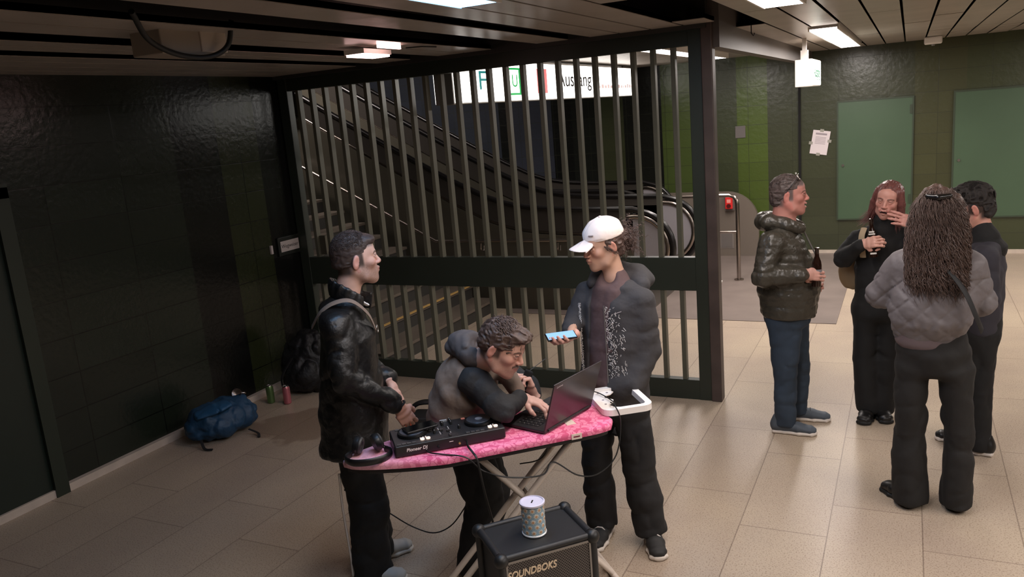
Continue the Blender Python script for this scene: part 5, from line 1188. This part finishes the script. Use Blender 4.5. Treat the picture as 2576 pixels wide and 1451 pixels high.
t = thing('glasses', 'glasses pushed up on the head of the person in the olive jacket', 'glasses', (-.696, 5.625, 0), math.radians(7.1))
Mx = Matrix([list(r) + [q] for r, q in zip((frame(ofw, oup) * osc).tolist(), oat)] + [[0, 0, 0, 1]])
for s_ in (-1, 1):
    MB(Mx).tube([(s_ * .032 + .026 * math.cos(a), .052 - .010 * math.sin(a), .112 + .017 * math.sin(a) - .3 * abs(s_ * .032 + .026 * math.cos(a)) ** 1.5) for a in np.linspace(0, 2 * PI, 20)[:-1]], .0035, 6, closed=True).build('rim', mat('glasses frame', (196, 190, 186), .2, .9), t, smooth=60)
    MB(Mx).tube([(s_ * .058, .052, .108), (s_ * .083, .03, .085), (s_ * .087, .0, .045), (s_ * .086, -.02, .02)], .0025, 6).build('temple', mat('temple black', (20, 20, 20), .3), t, smooth=60)
MB(Mx).tube([(-.008, .056, .122), (0, .058, .125), (.008, .056, .122)], .0028, 6).build('bridge', mat('glasses frame', (196, 190, 186), .2, .9), t)
gl = mat('bottle glass', (34, 18, 12), .08, coat=.5)
def bottle(lab, loc, lean, sc, labm=None):
    t = thing('bottle', lab, 'bottle', loc); t.rotation_euler = lean
    MB().lathe([(.02 * sc, 0), (.03 * sc, .004), (.031 * sc, .14), (.027 * sc, .165), (.014 * sc, .20), (.0125 * sc, .245), (.0145 * sc, .247), (.0145 * sc, .258), (.008, .259)], 24).build('glass', gl, t, smooth=50)
    if labm: MB().lathe([(.0314 * sc, .05), (.0318 * sc, .052), (.0318 * sc, .115), (.0314 * sc, .117)], 24).build('label', labm, t, smooth=30)
    return t
g4, b4 = (-.696, 5.625), math.radians(7.1)
bottle('brown beer bottle held by the person in the olive jacket', W2(g4, b4, (.152, -.168, 1.055)), (0, .02, b4), 1, mat('bottle label grey', (120, 118, 122), .6))

# ---- 5 laughing woman with straight red-brown hair
def girl():
    t = thing('person', 'laughing person with long red-brown hair in a black jacket, one hand raised to the face', 'person', (-.17, 5.946, 0), math.radians(1.6))
    at, fw, up, s = (.055, -.02, 1.552), (-.22, -.97, -.08), (.16, 0, 1), .99
    nl = to_local(at, fw, up, s, (.03, .01, 1.38))
    hd = place_head(head(neck_to=nl, skin=(204, 150, 136), lip=(180, 84, 88), brow=(80, 54, 48), fem=1, open_=.9, smile=1.3, lids=3.5, neckr=.047, jaw=.94, h=.0035), at, fw, up, s)
    h1 = place_hand((-.095, -.19, 1.285), (.80, -.44, .26), (-.35, -.85, .3), 1, curl=((.7, 1.0, .6),) * 4, thumb=((.045, .035, -.02), (.05, .06, -.045), (.045, .08, -.06)), skin=(208, 158, 142), h=.0035, sc=.95)
    h2 = place_hand((.225, -.165, 1.405), (-.88, -.15, .36), (.35, -.85, .35), 1, curl=((.15, .2, .1), (.1, .2, .1), (.15, .2, .15), (.2, .3, .2)), spread=.07, thumb=((.04, .05, -.02), (.045, .075, -.03), (.04, .095, -.035)), skin=(208, 152, 140), h=.0035, sc=.98)
    core = body_core([(.03, .01, 1.38), (.02, .01, 1.30), (.0, 0, 1.05), (.0, 0, .9)], [(.055, .055), (.15, .08), (.13, .09), (.14, .1)], (1, 0, 0), (204, 150, 136), arms=[([(-.13, 0, 1.28), (-.235, -.06, 1.17), (-.1, -.19, 1.285)], [.04, .034, .024]), ([(.16, 0, 1.28), (.28, -.07, 1.19), (.23, -.165, 1.40)], [.04, .034, .024]), ([(-.07, 0, .9), (-.08, -.0, .45), (-.07, 0, .1)], [.065, .05, .04]), ([(.07, .02, .9), (.05, .02, .45), (.07, .03, .1)], [.065, .05, .04])])
    mk('body', [hd, h1, h2, core], skinm('rosy'), t)
    S = SDF(); S.ell((0, -.02, .035), (.086, .106, .092), k=.01)
    for q in (-1, 1): S.chain([(q * .066, .015, .06), (q * .086, .0, -.02), (q * .088, -.01, -.10), (q * .085, -.01, -.17)], [.022, .024, .026, .016], k=.02)
    S.chain([(0, -.075, .03), (0, -.09, -.08), (0, -.09, -.2)], [.07, .06, .05], k=.03)
    S.ell((0, .095, -.01), (.067, .075, .103), k=.012, op='-')
    S.warp(lambda P: -.0035 * ridge(P, (90, 90, 7), 3) - .002 * vnoise(P, (160, 160, 10), 6))
    hp = [xf(S.mesh(.0038), frame(fw, up), at, s)]
    roots = [A2((q * rng.uniform(.055, .095), rng.uniform(-.07, .02), rng.uniform(-.06, .0))) for q in (-1, 1) for _ in range(110)]
    def pf(r, g):
        tt = np.linspace(0, 1, 10)[:, None]; q = np.sign(r[0]); return A2(r) + A2((0, 0, -.17)) * tt * g.uniform(.6, 1) + A2((q * .02 + (.07 if q > 0 else 0.0) * g.uniform(.2, 1), .03, -.01)) * tt ** 2.5
    v, f = strands(rng, roots, pf, .002); hp.append(xf((v, f), frame(fw, up), at, s))
    mk('hair', hp, hairm('red brown', (112, 68, 64), .4), t)
    for q in (-1, 1):
        p = A2((q * .083, -.01, -.045)); p = frame(fw, up) @ p * s + A2(at); MB().sph(tuple(p), .006).build('earring', mat('pearl', (235, 225, 220), .2), t, smooth=180)
    jm = mat('black fleece', (17, 17, 18), .85, bump=.3, bscale=80)
    S = SDF(); S.loft([(.025, .01, 1.33), (.02, .01, 1.25), (.0, 0, 1.08), (-.0, 0, .93)], [(.14, .08), (.165, .11), (.15, .115), (.15, .115)], (1, 0, 0), k=.03)
    S.chain([(-.125, .01, 1.28), (-.22, -.06, 1.165), (-.115, -.18, 1.27)], [.072, .064, .042], k=.03, wr=(.006, 12))
    S.chain([(.165, .01, 1.28), (.28, -.07, 1.19), (.245, -.16, 1.365)], [.07, .06, .04], k=.03, wr=(.006, 12))
    S.chain([(.03, .0, 1.40), (.03, .0, 1.36)], [.066, .085], k=.03)
    cloth('jacket', S, jm, t, folds=.008, f=(9, 9, 10), seed=41, h=.009)
    MB().tube(spl([(-.09, -.075, 1.375), (-.105, -.115, 1.32), (-.10, -.125, 1.24), (-.095, -.115, 1.18)], 6), .02, 8, flat=(.25, 1)).build('bag_strap', mat('beige strap', (176, 156, 128), .75), t, smooth=60)
    S = SDF(); S.ell((-.17, .10, 1.04), (.085, .055, .13), k=.02); cloth('shoulder_bag', S, mat('beige canvas', (150, 128, 100), .8, bump=.3, bscale=60), t, folds=.006, h=.009)
    tm = mat('black twill', (16, 16, 17), .85, bump=.2, bscale=120)
    S = SDF(); S.loft([(0, 0, 1.0), (0, 0, .78)], [(.14, .11), (.165, .13)], (1, 0, 0), k=.04)
    leg(S, (-.075, 0, .82), (-.08, 0, .44), (-.055, 0, .07), [(.088, .105), (.078, .085), (.078, .08)], (1, 0, 0)); leg(S, (.075, .02, .82), (.06, .03, .44), (.04, .04, .04), [(.088, .105), (.075, .085), (.075, .08)], (1, 0, 0))
    S.box((0, 0, -.05), (.5, .5, .085), k=.01, op='-', rd=.005)
    cloth('trousers', S, tm, t, folds=.009, f=(8, 8, 6), seed=42, h=.011)
    up_, so = mat('black boot', (22, 21, 21), .4), mat('black sole', (14, 14, 14), .6)
    shoe('shoe', (-.06, -.03, 0), -1.75, t, up_, so, L=.25); shoe('shoe', (.03, .02, 0), -1.3, t, up_, so, L=.25)
girl()
bt = bottle('dark glass bottle with white lettering held by the laughing person', W2((-.17, 5.946), math.radians(1.6), (-.028, -.187, 1.195)), (0, -.08, 0), .9)
for z, w_ in ((.175, .016), (.160, .02)): MB().box(-w_, w_, -.0285, -.024, z - .005, z + .004).build('label_text', mat('bottle print', (215, 212, 205), .5), bt)
MB().box(-.018, .02, -.029, -.0255, .025, .036).build('label_text', mat('bottle print', (215, 212, 205), .5), bt)

# ---- 6 woman with long curls seen from behind
def curl():
    t = thing('person', 'person with long brown curls seen from behind in a grey quilted bomber jacket', 'person', (.144, 4.676, 0), math.radians(-1.8))
    at, fw, up, s = (.005, .03, 1.625), (.12, .98, .0), (.03, 0, 1), 1.02
    nl = to_local(at, fw, up, s, (.01, .0, 1.45))
    hd = place_head(head(neck_to=nl, skin=(205, 160, 144), fem=1, neckr=.048, h=.005), at, fw, up, s)
    h1 = place_hand((-.13, .27, 1.22), (.8, .5, .2), (-.3, .6, .6), -1, curl=((.6, .8, .5),) * 4, h=.004); h2 = place_hand((.17, .25, 1.12), (-.5, .8, .1), (.3, .6, .6), 1, curl=((.6, .8, .5),) * 4, h=.004)
    core = body_core([(.01, .0, 1.45), (.0, 0, 1.36), (-.01, 0, 1.1), (-.01, 0, .9)], [(.055, .055), (.15, .08), (.13, .09), (.14, .1)], (1, 0, 0), (204, 150, 136), arms=[([(-.17, 0, 1.36), (-.28, .1, 1.19), (-.13, .27, 1.22)], [.04, .034, .024]), ([(.17, 0, 1.36), (.24, .07, 1.14), (.17, .25, 1.12)], [.04, .034, .024]), ([(-.09, 0, .9), (-.10, -.0, .45), (-.09, 0, .1)], [.065, .05, .04]), ([(.09, .02, .9), (.12, .02, .45), (.12, .03, .1)], [.065, .05, .04])])
    mk('body', [hd, h1, h2, core], skinm('light'), t)
    S = SDF(); S.ell((.0, .02, 1.665), (.105, .125, .108), k=.02).loft([(.0, .0, 1.66), (.0, -.05, 1.52), (.01, -.09, 1.38), (.03, -.10, 1.26)], [(.10, .095), (.125, .072), (.115, .055), (.05, .025)], (1, 0, 0), k=.04)
    S.ell((.0, .20, 1.6), (.09, .12, .14), k=.02, op='-')
    S.warp(lambda P: -.016 * ridge(P + .03 * np.stack([vnoise(P, 14, 2), vnoise(P, 14, 3), 0 * P[..., 0]], -1), (22, 22, 7), 5) - .006 * vnoise(P, (60, 60, 22), 8) + .004)
    hp = [S.mesh(.0055)]
    roots = []
    for _ in range(3800):
        z = rng.uniform(1.30, 1.765); a = rng.uniform(PI * .93, PI * 2.07); k = (z - 1.3) / .46; rx = (.135 if k < .55 else .135 - .075 * ((k - .55) / .45) ** 2.2)
        roots.append(A2((rx * math.cos(a), (-.03 - .07 * (1 - k) + .03 * max(0, k - .5)) + (.088 if k < .6 else .088 - .05 * (k - .6)) * math.sin(a) * (1 if k < .75 else 1.15), z)))
    def pf(r, g):
        L_ = g.uniform(.08, .20) * (1 if r[2] > 1.4 else .65); tt = np.linspace(0, 1, 15)[:, None]; ph = g.uniform(0, 6); am = g.uniform(.004, .011); w_ = g.uniform(7, 12); k = max(0, (r[2] - 1.62) / .14)
        out = A2((r[0] * (.4 + 2.5 * k), -.02 - .35 * k, -1)) * L_
        return A2(r) + out * tt + am * np.concatenate([np.cos(ph + tt * w_) - math.cos(ph), np.sin(ph + tt * w_) - math.sin(ph), .3 * np.sin(ph + tt * w_)], 1)
    v, f = strands(rng, roots, pf, .0019, sides=3); hp.append((v, f))
    roots = [A2((.07 * math.sqrt(u) * math.cos(a), .0 + .09 * math.sqrt(u) * math.sin(a), 1.772 - .045 * u)) for u, a in zip(rng.uniform(0, 1, 900), rng.uniform(0, 2 * PI, 900))]
    def pf3(r, g):
        o = unit(A2((r[0] * 1.2 + g.normal() * .01, min(r[1], .02) - .03, 0))); L_ = g.uniform(.06, .11); tt = np.linspace(0, 1, 12)[:, None]; ph = g.uniform(0, 6)
        return A2(r) + o * L_ * tt * .75 + A2((0, 0, -1)) * L_ * tt ** 1.8 * .8 + .003 * np.concatenate([np.cos(ph + tt * 8), np.sin(ph + tt * 8), .5 * np.sin(ph + tt * 8)], 1)
    v, f = strands(rng, roots, pf3, .0019, sides=3); hp.append((v, f))
    mk('hair', hp, hairm('ash brown curls', (84, 66, 59), .45), t)
    S = SDF(); S.chain([(-.05, -.098, 1.735), (.0, -.122, 1.73), (.05, -.10, 1.735)], [.012, .015, .012], k=.01); mk('hair_claw', [S.mesh(.004)], mat('claw black', (18, 17, 17), .25), t)
    jm = mat('grey satin', (104, 98, 100), .6, bump=.2, bscale=140, bump2=.25, b2scale=8)
    S = SDF(); S.loft([(.0, .0, 1.42), (.0, -.01, 1.34), (-.01, -.03, 1.20), (-.03, -.04, 1.10), (-.03, -.02, 1.03)], [(.165, .085), (.20, .12), (.205, .145), (.20, .145), (.178, .125)], (1, 0, 0), k=.04)
    S.chain([(-.155, .0, 1.355), (-.26, .06, 1.19), (-.15, .25, 1.2)], [.085, .085, .05], k=.03, wr=(.007, 9))
    S.chain([(.15, .0, 1.355), (.205, .04, 1.16), (.17, .20, 1.12)], [.082, .078, .055], k=.03, wr=(.007, 9))
    def quilt(P):
        u = (P[..., 0] * 1.0 + P[..., 2]) * 26; w_ = (P[..., 0] - P[..., 2]) * 26
        q = np.minimum(np.abs(np.sin(u)), np.abs(np.sin(w_))); return .009 * np.exp(-q * 7) * (P[..., 2] < 1.30)
    S.warp(quilt); S.warp(lambda P: .006 * np.exp(-np.abs(P[..., 2] - 1.305 + .03 * P[..., 0]) * 260)); S.warp(lambda P: -.004 * np.sin(P[..., 0] * 120) * np.exp(-np.abs(P[..., 2] - 1.065) * 40))
    cloth('bomber_jacket', S, jm, t, folds=.007, f=(8, 8, 8), seed=51, h=.008)
    S = SDF(); S.loft([(-.03, -.015, 1.04), (-.03, -.01, .99)], [(.178, .122), (.172, .118)], (1, 0, 0), k=.02); cloth('jacket_hem', S, mat('grey rib', (92, 86, 88), .8, bump=.4, bscale=90), t, folds=.0, h=.008)
    S = SDF(); S.loft([(-.035, -.01, 1.05), (-.045, -.015, .955)], [(.165, .12), (.15, .12)], (1, 0, 0), k=.02); cloth('shirt', S, mat('mauve cotton', (98, 84, 86), .85), t, folds=.004, h=.008)
    MB().tube(spl([(-.02, -.12, 1.43), (.06, -.165, 1.36), (.13, -.19, 1.26), (.18, -.185, 1.14), (.21, -.12, 1.05)], 8), .022, 8, flat=(.3, 1)).build('bag_strap', mat('black webbing', (18, 18, 20), .7), t, smooth=60)
    tm = mat('dark brown twill', (25, 23, 22), .85, bump=.2, bscale=120, bump2=.2, b2scale=7)
    S = SDF(); S.loft([(-.01, 0, 1.04), (-.005, -.01, .90), (0, -.0, .82)], [(.15, .11), (.18, .13), (.175, .12)], (1, 0, 0), k=.03)
    leg(S, (-.105, 0, .80), (-.11, -.02, .44), (-.105, -.02, .02), [(.088, .11), (.078, .083), (.092, .10)], (1, 0, 0), k=.03, wr=(.006, 6)); leg(S, (.10, .0, .80), (.125, -.0, .44), (.125, .0, .02), [(.088, .11), (.073, .083), (.085, .10)], (1, 0, 0), k=.03, wr=(.006, 6))
    S.box((0, 0, -.05), (.5, .5, .07), k=.01, op='-', rd=.005)
    cloth('trousers', S, tm, t, folds=.012, f=(7, 7, 6), seed=52, h=.010)
    up_, so = mat('black boot', (22, 21, 21), .4), mat('black sole', (14, 14, 14), .6)
    shoe('shoe', (-.14, .02, 0), 2.3, t, up_, so, L=.26); shoe('shoe', (.12, .05, 0), 1.5, t, up_, so, L=.26)
curl()

# ---- 7 dark-haired man behind the curls
def dark():
    t = thing('person', 'person with short dark curls in a navy jacket, half hidden behind the long-haired one', 'person', (.475, 5.545, 0), math.radians(-4.9))
    at, fw, up, s = (-.125, 0, 1.535), (-.93, -.05, -.12), (-.1, 0, 1), 1.03
    nl = to_local(at, fw, up, s, (-.06, 0, 1.37))
    hd = place_head(head(neck_to=nl, skin=(196, 144, 128), beard=(70, 52, 46), beardmix=.3, scalp=(34, 28, 26), h=.004), at, fw, up, s)
    h1 = place_hand((-.2, -.14, 1.0), (-.8, -.2, .1), (0, -1, .2), -1, curl=((.6, .8, .5),) * 4, h=.004); h2 = place_hand((-.2, .14, 1.0), (-.8, .2, .1), (0, 1, .2), 1, curl=((.6, .8, .5),) * 4, h=.004)
    core = body_core([(-.06, .0, 1.37), (-.05, 0, 1.28), (-.06, 0, 1.0), (-.06, 0, .85)], [(.06, .06), (.16, .08), (.14, .09), (.14, .1)], (0, 1, 0), (204, 150, 136), arms=[([(-.05, -.18, 1.26), (-.03, -.22, 1.02), (-.2, -.14, 1.0)], [.04, .034, .026]), ([(-.05, .18, 1.26), (-.03, .22, 1.02), (-.2, .14, 1.0)], [.04, .034, .026]), ([(-.06, -.08, .85), (-.07, -.08, .42), (-.05, -.08, .1)], [.065, .05, .04]), ([(-.06, .08, .85), (-.1, .08, .42), (-.1, .08, .1)], [.065, .05, .04])])
    mk('body', [hd, h1, h2, core], skinm('light'), t)
    S = SDF(); S.ell((0, -.015, .065), (.086, .108, .085), k=.02).ell((0, .055, .10), (.07, .055, .04), k=.03).ell((0, -.075, -.005), (.068, .045, .065), k=.02)
    S.box((0, .16, -.06), (.2, .085, .125), k=.02, op='-', rd=.01).box((0, .08, -.09), (.2, .075, .105), k=.012, op='-', rd=.01)
    S.warp(lambda P: -.010 * ridge(P, (48, 48, 48), 14) + .003)
    hp = [xf(S.mesh(.004), frame(fw, up), at, s), xf(crop_strands(2600, .012, .028, .0014, top=.032, seed=3, lift=.7, wob=.006, ph1=1.45), frame(fw, up), at, s)]
    mk('hair', hp, hairm('black curls', (34, 29, 27), .75), t)
    jm = mat('navy wool', (44, 42, 50), .85, bump=.2, bscale=120)
    S = SDF(); S.loft([(-.045, 0, 1.30), (-.05, 0, 1.18), (-.06, 0, 1.0), (-.06, 0, .80)], [(.17, .09), (.19, .115), (.185, .12), (.18, .115)], (0, 1, 0), k=.04)
    S.chain([(-.045, -.17, 1.26), (-.02, -.22, 1.03), (-.18, -.15, .99)], [.074, .064, .048], k=.03).chain([(-.045, .17, 1.26), (-.02, .22, 1.03), (-.18, .15, .99)], [.082, .07, .05], k=.04)
    cloth('jacket', S, jm, t, folds=.007, f=(9, 9, 9), seed=61, h=.010)
    S = SDF(); S.chain([(-.08, 0, 1.415), (-.055, 0, 1.35), (-.05, 0, 1.30)], [.069, .084, .12], k=.03); cloth('polo_collar', S, mat('black fleece', (17, 17, 18), .85), t, folds=.002, h=.007)
    tm = mat('black twill', (16, 16, 17), .85, bump=.2, bscale=120)
    S = SDF(); S.loft([(-.06, 0, .88), (-.06, 0, .76)], [(.16, .12), (.165, .12)], (0, 1, 0), k=.04)
    leg(S, (-.06, -.08, .78), (-.06, -.08, .42), (-.05, -.08, .05), [(.09, .11), (.078, .085), (.072, .075)]); leg(S, (-.06, .08, .78), (-.1, .08, .42), (-.1, .08, .05), [(.09, .11), (.078, .085), (.072, .075)])
    S.box((0, 0, -.05), (.5, .5, .08), k=.01, op='-', rd=.005)
    cloth('trousers', S, tm, t, folds=.009, f=(8, 8, 8), seed=62, h=.011)
    up_, so = mat('black boot', (22, 21, 21), .4), mat('white sole', (214, 204, 194), .6)
    shoe('shoe', (-.06, -.08, 0), PI - .1, t, up_, so, L=.29); shoe('shoe', (-.12, .08, 0), PI, t, up_, so, L=.29)
dark()
